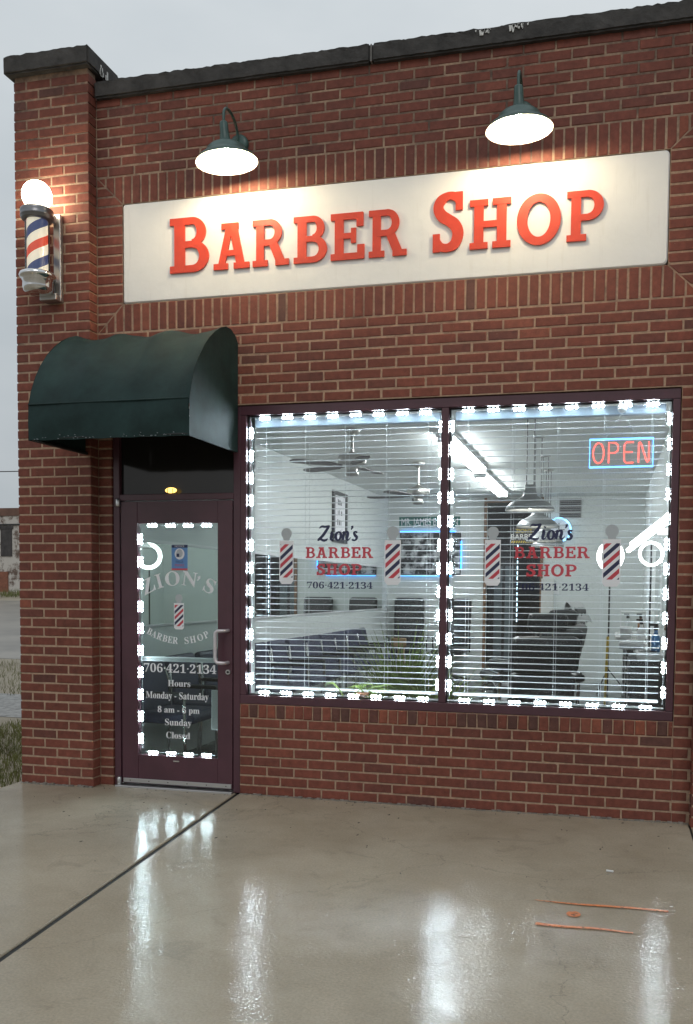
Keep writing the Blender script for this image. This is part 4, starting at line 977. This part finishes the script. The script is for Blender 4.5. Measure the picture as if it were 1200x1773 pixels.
# ---- barber chairs
def barber_chair(label, x, y, rz):
    t = thing('barber_chair', label, 'barber chair', (x, y, .006), rz, 'barber chairs in a row')   # faces +y locally
    mb = MB(); mb.lathe([(.001,.0),(.34,.0),(.345,.02),(.30,.045),(.10,.07),(.075,.10)], (0,0,0), 0, 36); mb.build('base', CHROME, t)
    mb = MB(); mb.lathe([(.07,.10),(.07,.30),(.09,.32),(.16,.36)], (0,0,0), 0, 24); mb.build('pedestal', CHROME, t)
    mb = MB(); mb.box(-.28, .28, -.25, .27, .37, .53, 0, .05); mb.build('seat', BLACKV, t)
    Mt = Matrix.Translation((0,-.25,.50)) @ Matrix.Rotation(R(12), 4, 'X')
    mb = MB(); mb.box(-.27, .27, -.09, .05, 0, .30, 0, .05, Mt); mb.box(-.28, .28, -.10, .04, .305, .60, 0, .05, Mt); mb.build('backrest', BLACKV, t)
    mb = MB(); mb.box(-.16, .16, -.08, .03, .64, .79, 0, .04, Mt); mb.tube([Mt @ Vector((-.05,-.03,.55)), Mt @ Vector((-.05,-.03,.68))], .008, 1, 8); mb.tube([Mt @ Vector((.05,-.03,.55)), Mt @ Vector((.05,-.03,.68))], .008, 1, 8); mb.build('headrest', [BLACKV, CHROME], t)
    for s_ in (-1, 1):
        mb = MB(); mb.box(s_*.34-.05, s_*.34+.05, -.26, .22, .70, .77, 0, .03); mb.tube([(s_*.33,-.22,.46),(s_*.33,-.24,.70)], .016, 1, 8); mb.tube([(s_*.33,.18,.71),(s_*.33,.22,.60),(s_*.31,.10,.45)], .016, 1, 8)
        mb.tube([(s_*.345,-.25,.775),(s_*.345,.1,.780),(s_*.345,.21,.765)], .010, 1, 8); mb.build('armrest', [BLACKV, CHROME], t)
    mb = MB(); mb.tube([(-.16,.24,.40),(-.16,.50,.16)], .014, 1, 8); mb.tube([(.16,.24,.40),(.16,.50,.16)], .014, 1, 8); mb.box(-.20, .20, .44, .60, .14, .17, 1, .01); mb.box(-.2,.2,.28,.36,.22,.36,0,.03); mb.build('footrest', [BLACKV, CHROME], t)
    return t
ch0 = barber_chair('black barber chair nearest the shop window, filling the right pane', -1.03, 1.75, R(22))
dup(ch0, (-1.14, 3.1, .006), R(48), 'second black barber chair from the window, in the middle of the row')
dup(ch0, (-1.15, 4.5, .006), R(70), 'third black barber chair, with a white towel over its top')
dup(ch0, (-1.22, 6.1, .006), R(60), 'black barber chair farthest from the window')
# towel over the third chair's headrest
mb = MB(); rows = []
for i in range(13):
    a = i/12; rows.append([])
    for j in range(15):
        b_ = j/14; xx = -.19+.38*b_ + .012*math.sin(a*9+b_*5); s_ = (a-.5)*2
        zz = -abs(s_)**1.6*.24 + .012*math.sin(b_*26+a*4)*abs(s_); yy = .075*s_ + .016*math.sin(b_*21)*abs(s_)
        rows[-1].append((yy*1.2, xx, zz))
mb.grid(rows, 0)
o = mb.build('towel', mat('white_towel', (.62,.62,.62), .9, bump=.5, bscale=120)); o.location = (-.79, 4.37, 1.335); o.rotation_euler = (0,R(-8),R(-20))
sm = o.modifiers.new('thick', 'SOLIDIFY'); sm.thickness = .006; tag(o, 'crumpled white towel draped over the headrest of the third barber chair', 'towel')

# ---- waiting chairs along the left wall
def waiting_chair(label, x, y, rz):
    t = thing('waiting_chair', label, 'chair', (x, y, .006), rz, 'padded chairs along the left wall')     # faces +y locally
    mb = MB(); mb.box(-.25, .25, -.22, .24, .40, .49, 0, .035); mb.build('seat', NAVYF, t)
    Mt = Matrix.Translation((0,-.22,.52)) @ Matrix.Rotation(R(9), 4, 'X'); mb = MB(); mb.box(-.262, .262, -.05, .03, -.06, .36, 0, .038, Mt); mb.build('backrest', NAVYF, t)
    for s_ in (-1, 1):
        mb = MB(); mb.box(s_*.285-.025, s_*.285+.025, -.20, .20, .62, .65, 0, .012); mb.build('armrest', BLACKM, t)
        mb = MB(); mb.tube([(s_*.285,.20,.0),(s_*.285,.19,.62)], .013, 0, 8); mb.build('leg', CHROME, t)
        mb = MB(); mb.tube([(s_*.285,-.24,.0),(s_*.285,-.21,.62),(s_*.24,-.25,.80)], .013, 0, 8); mb.build('leg', CHROME, t)
    return t
w0 = waiting_chair('padded waiting chairs in the long row under the mirror', -3.68, .62, R(-90))
for k in range(1, 12): dup(w0, (-3.68+rnd.uniform(-.015,.015), .62+k*.585, .006), R(-90)+rnd.uniform(-.03,.03))
# two high-backed chairs at the back wall
def high_chair(label, x, y, rz):
    t = thing('office_chair', label, 'chair', (x, y, .006), rz, 'high-backed chairs against the back wall')
    mb = MB()
    for a in range(0,360,72): mb.tube([(0,0,.10),(.28*math.cos(R(a)),.28*math.sin(R(a)),.03)], .016, 0, 7)
    mb.tube([(0,0,.1),(0,0,.42)], .025, 0, 10); mb.build('base', BLACKM, t)
    mb = MB(); mb.box(-.26, .26, -.25, .25, .42, .53, 0, .045); mb.build('seat', BLACKV, t)
    Mt = Matrix.Translation((0,-.25,.54)) @ Matrix.Rotation(R(7), 4, 'X'); mb = MB(); mb.box(-.25, .25, -.06, .05, .0, .78, 0, .05, Mt); mb.build('backrest', BLACKV, t)
    for s_ in (-1, 1):
        mb = MB(); mb.box(s_*.31-.03, s_*.31+.03, -.2, .18, .68, .71, 0, .014); mb.tube([(s_*.30,-.05,.46),(s_*.31,-.03,.69)], .014, 0, 7); mb.build('armrest', BLACKM, t)
    return t
h0 = high_chair('black high-backed chair at the back wall left of the window mullion', -3.55, 8.45, R(180+8))
dup(h0, (-2.85, 8.45, .006), R(180-6), 'black high-backed chair at the back wall right of the window mullion')

# ---- barber stations on the right
CAB = mat('black_laminate', (.014,.014,.016), .3); TOP = mat('white_counter', (.62,.62,.60), .25)
def station(label, y, xl):
    t = thing('barber_station', label, 'counter', (.098, y, .006), 0, 'barber stations along the right wall')
    mb = MB(); mb.box(-.34, -.002, -.45, .45, .08, .93, 0, .006); mb.build('cabinet', CAB, t)
    mb = MB(); mb.box(xl-.098, -.002, -.52, .52, .931, .985, 0, .012); mb.build('counter_top', TOP, t)
    for k in range(3):
        mb = MB(); mb.box(-.348, -.3405, -.42, .42, .12+k*.27, .36+k*.27, 0, .004); mb.tube([(-.362,-.08,.30+k*.27),(-.362,.08,.30+k*.27)], .006, 1, 7); mb.build('drawer', [CAB, CHROME], t)
    mb = MB(); mb.box(-.012, -.002, -.42, .42, 1.1, 1.9); mb.build('mirror', mat('station_mirror', (.8,.84,.83), .02, metal=1), t)
    return t
station('white-topped barber station nearest the window at the right', 1.55, -.20)
station('second white-topped barber station from the window', 2.9, -.24)
station('white-topped barber station farthest from the window', 4.3, -.34)
TOOL = [('spray bottle', 0)]
def bottle(x, y, z, col, lab):
    mb = MB(); mb.lathe([(.001,0),(.032,0),(.034,.01),(.034,.11),(.014,.145),(.014,.165)], (0,0,0), 0, 16); mb.lathe([(.018,.165),(.018,.195),(.001,.198)], (0,0,0), 1, 14); mb.box(-.045,.012,-.009,.009,.198,.215,1)
    o = mb.build('spray_bottle', [col, BLACKM]); o.location = (x,y,z); tag(o, lab, 'bottle')
bottle(-.20, 4.62, .992, mat('clear_bottle', (.55,.6,.6), .2), 'pale spray bottle on the farthest barber station')
bottle(-.12, 2.6, .992, mat('white_bottle', (.7,.7,.7), .3), 'white spray bottle on the second barber station')
bottle(-.06, 4.75, .992, mat('amber_bottle', (.25,.10,.03), .2), 'brown spray bottle at the back corner of the farthest barber station')
bottle(-.05, 1.35, .992, mat('blue_bottle', (.05,.16,.35), .2), 'blue spray bottle on the barber station nearest the window')
mb = MB(); mb.box(-.025,.025,-.085,.07,0,.045,0,.014); mb.box(-.02,.02,-.105,-.0855,.008,.036,1,.003); mb.tube([(0,.07,.02),(.02,.13,.01),(.08,.17,.006),(.1,.25,.006)], .004, 2, 6)
o = mb.build('hair_clipper', [PEWTER, CHROME, BLACKM]); o.location = (-.12, 2.95, .990); tag(o, 'grey hair clipper with black cord on the second barber station', 'clipper')
mb = MB(); mb.box(-.10,.10,-.14,.14,0,.05,0,.01); mb.box(-.085,.085,-.12,.12,.0505,.058,1)
o = mb.build('tray', [mat('grey_tray', (.5,.5,.5), .3), WHITEP]); o.location = (-.22, 1.75, .990); tag(o, 'pale tray lying on the barber station nearest the window', 'tray')
t = thing('wire_rack', 'small white two-tier rack standing on the farthest barber station', 'rack', (-.16, 4.15, .992))
mb = MB()
for z in (.02, .13, .24): mb.box(-.13, .13, -.10, .10, z, z+.012, 0, .003)
mb.build('shelf', WHITEP, t)
mb = MB()
for a in (-.125,.125):
    for b_ in (-.095,.095): mb.tube([(a,b_,0),(a,b_,.255)], .006, 0, 6)
mb.build('upright', WHITEP, t)
mb = MB(); mb.lathe([(.001,0),(.05,0),(.055,.02),(.055,.10),(.06,.105),(.06,.12),(.001,.125)], (0,0,0), 0, 20)
o = mb.build('jar', WHITEP); o.location = (-.24, 3.25, .992); tag(o, 'white lidded jar on the second barber station', 'jar')
mb = MB(); mb.tube([(0,0,.25),(0.02,.05,1.05)], .011, 0, 8)
for k in range(40):
    a = rnd.uniform(-.14,.14); mb.tube([(rnd.uniform(-.02,.02),a*.4,.27),(rnd.uniform(-.03,.03),a,.0)], .003, 1, 4)
mb.box(-.02,.02,-.07,.07,.24,.29,1,.01)
o = mb.build('broom', [mat('yellow_handle', (.5,.34,.03), .4), mat('straw_bristle', (.48,.33,.07), .8)]); o.location = (-.43, 2.2, .008); tag(o, 'yellow broom leaning by the barber stations', 'broom')

# ---- potted grassy plant behind the left pane
LEAF = mat('plant_leaf', (.15,.22,.045), .5, var=.45, vscale=14); POT = mat('terracotta_pot', (.28,.13,.07), .8, var=.2)
def spiky(label, x, y, z0, n, h, spread, seed, pot=True, name='potted_plant'):
    r = random.Random(seed); t = thing(name, label, 'plant', (x, y, z0))
    mb = MB()
    for k in range(n):
        a = r.uniform(0, 2*math.pi); L = h*r.uniform(.55, 1.1); sp = spread*r.uniform(.15, 1.15); w_ = r.uniform(.006, .012); dr = r.uniform(.05, .5)
        rows = []
        for i in range(9):
            q = i/8; d = sp*q**1.3; zz = L*(q - dr*q**3); ww = w_*(1-q**2.2)+.0006
            cx, cy = d*math.cos(a), d*math.sin(a); nx, ny = -math.sin(a)*ww, math.cos(a)*ww
            base = Vector((r.uniform(-.002,.002)*0+.04*math.cos(a), .04*math.sin(a), .30 if pot else .0))
            rows.append([base+Vector((cx-nx,cy-ny,zz)), base+Vector((cx,cy,zz-.15*ww)), base+Vector((cx+nx,cy+ny,zz))])
        mb.grid(rows, 0)
    mb.build('foliage', LEAF, t)
    if pot:
        mb = MB(); mb.lathe([(.001,0),(.12,0),(.13,.02),(.165,.27),(.18,.275),(.18,.32),(.165,.32),(.16,.29),(.001,.285)], (0,0,0), 0, 28); mb.build('pot', POT, t)
    return t
spiky('large grassy green potted plant behind the left window pane', -1.93, .85, .006, 420, .92, .50, 3)
spiky('lower arching green plant beside the large one near the window mullion', -1.62, .62, .006, 320, .66, .46, 5)
# thin arching leaves that reach the sill
mb = MB()
for k in range(16):
    x = -2.05+rnd.uniform(-.14,.14); rows = []
    for i in range(8):
        q = i/7; ww = .007*(1-q**2)+.0005; xx = x+ (rnd.uniform(-.004,.004)) + (.16 if k % 2 else -.16)*q; zz = .0+.11*math.sin(q*math.pi*.8)*(.5+.5*((k*37) % 10)/10); yy = -.05+.04*q+k*.002
        rows.append([(xx-ww*.3,yy,zz-ww), (xx,yy-.002,zz), (xx+ww*.3,yy,zz+ww)])
    mb.grid(rows, 0)
mb.lathe([(.001,-.001),(.04,-.001),(.05,.035),(.001,.036)], (-2.05,-.01,0), 1, 16)
o = mb.build('trailing_plant', [LEAF, POT]); o.location = (0, .16, .702); o.location = (0,.165,.7015); tag(o, 'small trailing plant on the window sill under the left blind', 'plant')
mb = MB(); mb.box(-2.86,-.046,.116,.22,.66,.7005,0,.004); tag(mb.build('window_sill', WALLW), kind='structure')
mb = MB(); mb.box(-.07,.07,-.012,.012,.02,.10,0,.03); mb.box(.03,.055,-.01,.01,-.2,.0205,1,.008); mb.box(-.008,.008,-.006,.006,-.9,.0215,0)
o = mb.build('cushion_stand', [mat('tan_wood', (.42,.26,.14), .6, var=.2), mat('tan_pad', (.45,.29,.17), .7)]); o.location = (-2.22, 2.0, .92); tag(o, 'tan board on a thin post behind the grassy plant', 'stand')
# added glowing stand-in for an amber reflection in the transom glass
mb = MB(); mb.lathe([(.045*math.sin(R(a)), .02*-math.cos(R(a))) for a in range(0,181,20)], (0,0,0), 0, 18)
mb.tube([(-.055,0,-.022),(.055,0,-.022)], .003, 1, 5); mb.tube([(-.02,-.04,-.02),(-.02,-.045,.012)], .003, 1, 5); mb.tube([(.02,-.04,-.02),(.02,-.045,.012)], .003, 1, 5)
o = mb.build('amber_reflection', [AMBER, BLACKM]); o.location = (-3.43, .012, 2.135); o.scale = (1,.3,1); tag(o, 'tiny added amber glow for a reflection in the dark transom above the shop door', 'reflection')

# ---------------------------------------------------------------- ground outside
def wet_concrete():
    m = bpy.data.materials.new('wet_concrete'); m.use_nodes = True; t = m.node_tree; p = t.nodes['Principled BSDF']; tcn = N(t, 'ShaderNodeTexCoord')
    def noise(sc_, det, ro=.6, stretch=None, dist=0):
        n = N(t, 'ShaderNodeTexNoise'); n.inputs['Scale'].default_value = sc_; n.inputs['Detail'].default_value = det; n.inputs['Roughness'].default_value = ro; n.inputs['Distortion'].default_value = dist
        if stretch:
            mpn = N(t, 'ShaderNodeMapping'); mpn.inputs['Scale'].default_value = stretch[0]; mpn.inputs['Rotation'].default_value = stretch[1]
            t.links.new(tcn.outputs['Object'], mpn.inputs[0]); t.links.new(mpn.outputs[0], n.inputs['Vector'])
        else: t.links.new(tcn.outputs['Object'], n.inputs['Vector'])
        return n
    a = noise(1.3, 6, .65); r = N(t, 'ShaderNodeValToRGB')
    r.color_ramp.elements[0].position = .30; r.color_ramp.elements[0].color = (.265,.222,.160,1); r.color_ramp.elements[1].position = .68; r.color_ramp.elements[1].color = (.375,.325,.25,1)
    t.links.new(a.outputs['Fac'], r.inputs[0])
    st_ = noise(3.5, 7, .7, dist=1.2); sr = N(t, 'ShaderNodeMapRange'); sr.inputs[1].default_value = .56; sr.inputs[2].default_value = .74; sr.inputs[3].default_value = 0; sr.inputs[4].default_value = .55
    t.links.new(st_.outputs['Fac'], sr.inputs[0])
    mx = N(t, 'ShaderNodeMix', data_type='RGBA'); mx.inputs[7].default_value = (.17,.145,.11,1); t.links.new(sr.outputs[0], mx.inputs[0]); t.links.new(r.outputs[0], mx.inputs[6])
    sp = noise(90, 3, .6); spr = N(t, 'ShaderNodeMapRange'); spr.inputs[1].default_value = .3; spr.inputs[2].default_value = .7; spr.inputs[3].default_value = .86; spr.inputs[4].default_value = 1.12; t.links.new(sp.outputs['Fac'], spr.inputs[0])
    m2 = N(t, 'ShaderNodeMix', data_type='RGBA', blend_type='MULTIPLY'); m2.inputs[0].default_value = 1; t.links.new(mx.outputs[2], m2.inputs[6]); t.links.new(spr.outputs[0], m2.inputs[7])
    t.links.new(m2.outputs[2], p.inputs['Base Color'])
    # pores and hairline cracks
    vo = N(t, 'ShaderNodeTexVoronoi', feature='DISTANCE_TO_EDGE'); vo.inputs['Scale'].default_value = .42; dn = noise(3, 6, .7)
    dm = N(t, 'ShaderNodeMix', data_type='RGBA', blend_type='ADD'); dm.inputs[0].default_value = .35; t.links.new(tcn.outputs['Object'], dm.inputs[6]); t.links.new(dn.outputs['Color'], dm.inputs[7]); t.links.new(dm.outputs[2], vo.inputs['Vector'])
    ck = N(t, 'ShaderNodeMapRange'); ck.inputs[1].default_value = 0; ck.inputs[2].default_value = .0022; ck.inputs[3].default_value = .45; ck.inputs[4].default_value = 0; t.links.new(vo.outputs['Distance'], ck.inputs[0])
    po = noise(150, 2, .5); pr = N(t, 'ShaderNodeMapRange'); pr.inputs[1].default_value = .70; pr.inputs[2].default_value = .78; pr.inputs[3].default_value = 0; pr.inputs[4].default_value = .55; t.links.new(po.outputs['Fac'], pr.inputs[0])
    mxx = N(t, 'ShaderNodeMath', operation='MAXIMUM'); t.links.new(ck.outputs[0], mxx.inputs[0]); t.links.new(pr.outputs[0], mxx.inputs[1])
    m3 = N(t, 'ShaderNodeMix', data_type='RGBA'); m3.inputs[7].default_value = (.10,.085,.065,1); t.links.new(mxx.outputs[0], m3.inputs[0]); t.links.new(m2.outputs[2], m3.inputs[6]); t.links.new(m3.outputs[2], p.inputs['Base Color'])
    p.inputs['Roughness'].default_value = .75; p.inputs['Specular IOR Level'].default_value = .15
    # a thin film of water: deep enough to mirror in some spots, broken by broom marks and pores elsewhere
    rg = noise(1.6, 6, .65, dist=.6); rr_ = N(t, 'ShaderNodeMapRange'); rr_.inputs[1].default_value = .35; rr_.inputs[2].default_value = .65; rr_.inputs[3].default_value = .02; rr_.inputs[4].default_value = .05
    t.links.new(rg.outputs['Fac'], rr_.inputs[0]); t.links.new(rr_.outputs[0], p.inputs['Coat Roughness'])
    cw = N(t, 'ShaderNodeMapRange'); cw.inputs[1].default_value = .35; cw.inputs[2].default_value = .65; cw.inputs[3].default_value = .55; cw.inputs[4].default_value = .22; t.links.new(rg.outputs['Fac'], cw.inputs[0]); t.links.new(cw.outputs[0], p.inputs['Coat Weight'])
    p.inputs['Coat IOR'].default_value = 1.38
    br = noise(20, 4, .6, ((1, 3.5, 1), (0, 0, R(32)))); gr = noise(70, 3, .6)
    ad = N(t, 'ShaderNodeMath', operation='ADD'); t.links.new(br.outputs['Fac'], ad.inputs[0]); t.links.new(gr.outputs['Fac'], ad.inputs[1])
    b = N(t, 'ShaderNodeBump'); b.inputs['Distance'].default_value = .003; t.links.new(ad.outputs[0], b.inputs['Height'])
    bs = N(t, 'ShaderNodeMapRange'); bs.inputs[1].default_value = .38; bs.inputs[2].default_value = .66; bs.inputs[3].default_value = .15; bs.inputs[4].default_value = .44; t.links.new(st_.outputs['Fac'], bs.inputs[0]); t.links.new(bs.outputs[0], b.inputs['Strength']); t.links.new(b.outputs[0], p.inputs['Coat Normal'])
    b2 = N(t, 'ShaderNodeBump'); b2.inputs['Strength'].default_value = .5; b2.inputs['Distance'].default_value = .004; t.links.new(gr.outputs['Fac'], b2.inputs['Height']); t.links.new(b2.outputs[0], p.inputs['Normal'])
    return m
CONC = wet_concrete()
def slab(mb, quad, z0=-.12, z1=0, ch=.005):
    n = len(quad); cx = sum(q[0] for q in quad)/n; cy = sum(q[1] for q in quad)/n
    ins = [(x+(ch if x < cx else -ch), y+(ch if y < cy else -ch)) for x, y in quad]
    mb.face([(x,y,z1) for x,y in ins], 0)
    for i in range(n):
        a, b_, a2, b2 = quad[i], quad[(i+1)%n], ins[i], ins[(i+1)%n]
        mb.face([(a2[0],a2[1],z1),(a[0],a[1],z1-ch),(b_[0],b_[1],z1-ch),(b2[0],b2[1],z1)], 0); mb.face([(a[0],a[1],z1-ch),(a[0],a[1],z0),(b_[0],b_[1],z0),(b_[0],b_[1],z1-ch)], 0)
mb = MB()
jx = lambda y: -2.925 + (-2.668+2.925)*(-y/2.939)
slab(mb, [(-4.62,-9),(jx(-9)-.015,-9),(jx(0.05)-.015,.05),(-4.62,.05)])
slab(mb, [(jx(-9)+.015,-9),(.03-.006,-9),(.115-.006,.05),(jx(0.05)+.015,.05)])
slab(mb, [(.03+.006,-9),(5,-9),(5,.05),(.115+.006,.05)])
walk = tag(mb.build('sidewalk', CONC), kind='structure')
mb = MB(); mb.box(-4.6, 4.98, -8.98, .04, -.06, -.010); mb.build('joint_filler', mat('tar_joint', (.008,.008,.008), .7, bump=1, bscale=60), walk)
mb = MB()
for k in range(90):   # ragged mortar line along the foot of the wall
    x = -2.9+k*.0335; mb.box(x, x+.030, -.010-rnd.uniform(0,.014), .003, -.004, rnd.uniform(.002,.012), 0, .002)
for k in range(19):
    x = -4.58+k*.031; mb.box(x, x+.028, -.114-rnd.uniform(0,.012), -.1005, -.004, rnd.uniform(.002,.016), 0, .002)
mb.build('mortar_fillet', mat('grey_mortar_fillet', (.20,.18,.155), .7, bump=.6, bscale=80, var=.4, vscale=20), walk)
def orange():
    m = mat('orange_marking_paint', (.62,.17,.03), .35, var=.15, vscale=20); t = m.node_tree; p = t.nodes['Principled BSDF']
    tcn = N(t, 'ShaderNodeTexCoord'); n = N(t, 'ShaderNodeTexNoise'); n.inputs['Scale'].default_value = 45; n.inputs['Detail'].default_value = 5; t.links.new(tcn.outputs['Object'], n.inputs['Vector'])
    mr = N(t, 'ShaderNodeMapRange'); mr.inputs[1].default_value = .24; mr.inputs[2].default_value = .46; t.links.new(n.outputs['Fac'], mr.inputs[0]); t.links.new(mr.outputs[0], p.inputs['Alpha']); return m
ORG = orange()
def stroke(pts, w_):
    mb = MB(); n_ = len(pts); rows = []
    for i, (x, y, k) in enumerate(pts):
        a, b_ = pts[max(i-1,0)], pts[min(i+1,n_-1)]; d = Vector((b_[0]-a[0], b_[1]-a[1], 0)).normalized(); q = Vector((-d.y, d.x, 0))*w_*k/2
        rows.append([Vector((x,y,.004))-q, Vector((x,y,.004))+q])
    mb.grid(rows, 0, smooth=False); return mb.build('paint_mark', ORG, walk)
stroke([(-.71+.60*i/12, -1.700-.008*math.sin(i*.5), .25+.75*min(1,i/5)) for i in range(13)], .024)
stroke([(-.681+.41*i/12, -2.008-.006*math.sin(i*.6), 1.1-.5*i/12) for i in range(13)], .028)
mb = MB(); mb.face([(-.525+.032*math.cos(R(a)), -1.846+.038*math.sin(R(a)), .004) for a in range(0,360,24)], 0); mb.build('paint_mark', ORG, walk)
mb = MB(); mb.tube([(-.385,-1.150,.006),(-.350,-1.158,.006)], .0052, 0, 8); tag(mb.build('cigarette_end', WHITEP), 'white cigarette end lying on the wet sidewalk', 'cigarette end')
mb = MB()
for k in range(130):
    x, y = rnd.uniform(-4.3, .05), -abs(rnd.gauss(.0, .9))-.02; a = rnd.uniform(0,6.28); l = rnd.uniform(.004,.013)
    if rnd.random() < .5: y = -rnd.uniform(.01,.12)
    P = [(x+l*math.cos(a+q)*rr_, y+l*math.sin(a+q)*rr_, .0025+.003*(q > 2)) for q, rr_ in ((0,1),(1.7,.45),(3.1,.9),(4.7,.4))]
    mb.face(P, 0)
tag(mb.build('leaf_litter', mat('dark_litter', (.035,.028,.02), .7)), 'scattered dark leaf bits and grit on the wet sidewalk', 'litter', kind='stuff')

# open lot at the left: one sheet to the horizon, rising gently far off
def lot_mat():
    m = bpy.data.materials.new('muddy_lot'); m.use_nodes = True; t = m.node_tree; p = t.nodes['Principled BSDF']; tcn = N(t, 'ShaderNodeTexCoord')
    n = N(t, 'ShaderNodeTexNoise'); n.inputs['Scale'].default_value = .5; n.inputs['Detail'].default_value = 8; n.inputs['Roughness'].default_value = .65; t.links.new(tcn.outputs['Object'], n.inputs['Vector'])
    r = N(t, 'ShaderNodeValToRGB'); E = r.color_ramp.elements; E[0].position = .32; E[0].color = (.20,.16,.10,1); E[1].position = .7; E[1].color = (.36,.31,.23,1)
    t.links.new(n.outputs['Fac'], r.inputs[0]); t.links.new(r.outputs[0], p.inputs['Base Color']); p.inputs['Roughness'].default_value = .55
    n2 = N(t, 'ShaderNodeTexNoise'); n2.inputs['Scale'].default_value = 30; n2.inputs['Detail'].default_value = 5; t.links.new(tcn.outputs['Object'], n2.inputs['Vector'])
    b = N(t, 'ShaderNodeBump'); b.inputs['Strength'].default_value = .8; b.inputs['Distance'].default_value = .02; t.links.new(n2.outputs['Fac'], b.inputs['Height']); t.links.new(b.outputs[0], p.inputs['Normal']); return m
def gz(y): return -.03 if y < 6 else -.03 + 1.35*min(1, (y-6)/34)
mb = MB(); rows = []
for y in (-200, -60, -20, -9, 0, 2, 4, 6, 8, 12, 16, 20, 25, 30, 36, 40, 60, 120, 260, 450):
    rows.append([(x, y, gz(y) - (.3 if -4.4 < x < 6 and -10 < y < 12 else 0)) for x in (-450,-200,-90,-50,-30,-18,-10,-7,-5.2,-4.6,-4.3,.5,6,10,40,120,450)])
mb.grid(rows, 0, smooth=True); tag(mb.build('ground', lot_mat()), kind='structure')
mb = MB(); rows = []
for y in (9, 12, 16, 20, 24, 28): rows.append([(x, y, gz(y)+.005) for x in (-80,-40,-20,-5.2)])
mb.grid(rows, 0); tag(mb.build('road', mat('wet_road', (.24,.215,.18), .3, bump=.3, bscale=20, var=.35, vscale=.5)), kind='structure')
mb = MB(); mb.face([(-14,3.4,-.026),(-4.95,2.9,-.026),(-4.95,4.6,-.026),(-16,5.8,-.026)], 0); tag(mb.build('gravel_path', mat('pale_gravel', (.30,.30,.29), .8, bump=1, bscale=60, var=.5, vscale=14, detail=8)), kind='structure')
GRASS = mat('rough_grass', (.115,.125,.035), .7, var=.5, vscale=1.6)
def grass(name, x0, x1, ya, yb, n, h, lab):
    mb = MB()
    for k in range(n):
        x, y = rnd.uniform(x0, x1), rnd.uniform(ya, yb); hh = h*rnd.uniform(.4,1.2); a = rnd.uniform(0,6.28); w_ = rnd.uniform(.002,.005)*(1 if h < .2 else 3); lx, ly = rnd.gauss(0,.35)*hh, rnd.gauss(0,.35)*hh; z = gz(y)-.005
        cx, cy = math.cos(a)*w_, math.sin(a)*w_
        mb.face([(x-cx,y-cy,z),(x+cx,y+cy,z),(x+cx*.6+lx*.5,y+cy*.6+ly*.5,z+hh*.6),(x-cx*.6+lx*.5,y-cy*.6+ly*.5,z+hh*.6)], 0); mb.face([(x-cx*.6+lx*.5,y-cy*.6+ly*.5,z+hh*.6),(x+cx*.6+lx*.5,y+cy*.6+ly*.5,z+hh*.6),(x+lx,y+ly,z+hh)], 0)
    tag(mb.build(name, GRASS), lab, 'grass', kind='stuff')
grass('grass', -6.6, -4.64, -.9, 2.6, 9000, .085, 'short rough grass beside the corner of the brick building')
grass('grass', -11, -5, 4.8, 8.5, 4500, .10, 'thin patchy grass on the open lot beyond the gravel')
grass('grass', -36, -20, 30.5, 33, 2600, .35, 'green grass verge beyond the wet road')

# old building far off
def peel():
    m = bpy.data.materials.new('peeling_white_brick'); m.use_nodes = True; t = m.node_tree; p = t.nodes['Principled BSDF']; tcn = N(t, 'ShaderNodeTexCoord')
    n = N(t, 'ShaderNodeTexNoise'); n.inputs['Scale'].default_value = 1.6; n.inputs['Detail'].default_value = 9; n.inputs['Roughness'].default_value = .72; t.links.new(tcn.outputs['Object'], n.inputs['Vector'])
    r = N(t, 'ShaderNodeValToRGB'); E = r.color_ramp.elements; E[0].position = .42; E[0].color = (.13,.09,.07,1); E[1].position = .52; E[1].color = (.52,.49,.45,1); t.links.new(n.outputs['Fac'], r.inputs[0]); t.links.new(r.outputs[0], p.inputs['Base Color']); p.inputs['Roughness'].default_value = .8; return m
ob = thing('old_warehouse', 'distant old brick building with peeling white paint beyond the lot', 'building', (-31.5, 36, gz(36)))
BROWN = mat('dull_brown_brick', (.14,.075,.055), .8, var=.3, vscale=2)
mb = MB(); mb.box(-9, 7, 0, 9, -.3, 3.95); mb.build('wall', peel(), ob)
mb = MB(); mb.box(-9.05, 7.05, -.06, 9, 3.95, 4.35); mb.build('parapet', BROWN, ob)
mb = MB(); mb.box(.45, 4.5, 1.5, 7, 4.35, 5.1); mb.box(.3, 4.65, 1.4, 7.1, 5.1, 5.2); mb.build('roof_tower', mat('brown_brick_tower', (.10,.055,.05), .8, var=.3), ob)
mb = MB(); mb.box(.15, .80, -.05, .05, 1.85, 3.27); mb.box(.05, .90, -.07, -.051, 3.27, 3.42); f_ = mb.build('window', mat('boarded_window', (.05,.045,.045), .7, var=.4, vscale=4), ob)
mb = MB(); mb.box(-1.6, .55, -.06, .05, -.2, 1.05); mb.build('door', mat('brick_red_door', (.22,.085,.05), .7, var=.3), ob)
mb = MB(); mb.box(-9.06, 7.06, -.09, .0, 3.46, 3.53); mb.build('pipe', BLACKM, ob)
ow = thing('utility_wire', 'thin utility wire sagging between poles in the distance at the left', 'wire', (-20, 24, 0))
mb = MB(); mb.tube([(-30+60*k/30, 1.0-2.0*k/30, 5.7+1.6*((k-15)/15)**2) for k in range(31)], .018, 0, 5); mb.build('cable', BLACKM, ow)
for s_ in (-30, 30):
    mb = MB(); mb.tube([(s_,1.0-1.0*(s_+30)/30,0),(s_,1.0-1.0*(s_+30)/30,8.2)], [.16,.11], 0, 10); mb.box(s_-.06, s_+.06, .1-(s_+30)/30, 1.9-(s_+30)/30, 7.15, 7.3, 0); mb.build('pole', mat('pole_wood', (.08,.06,.045), .85), ow)
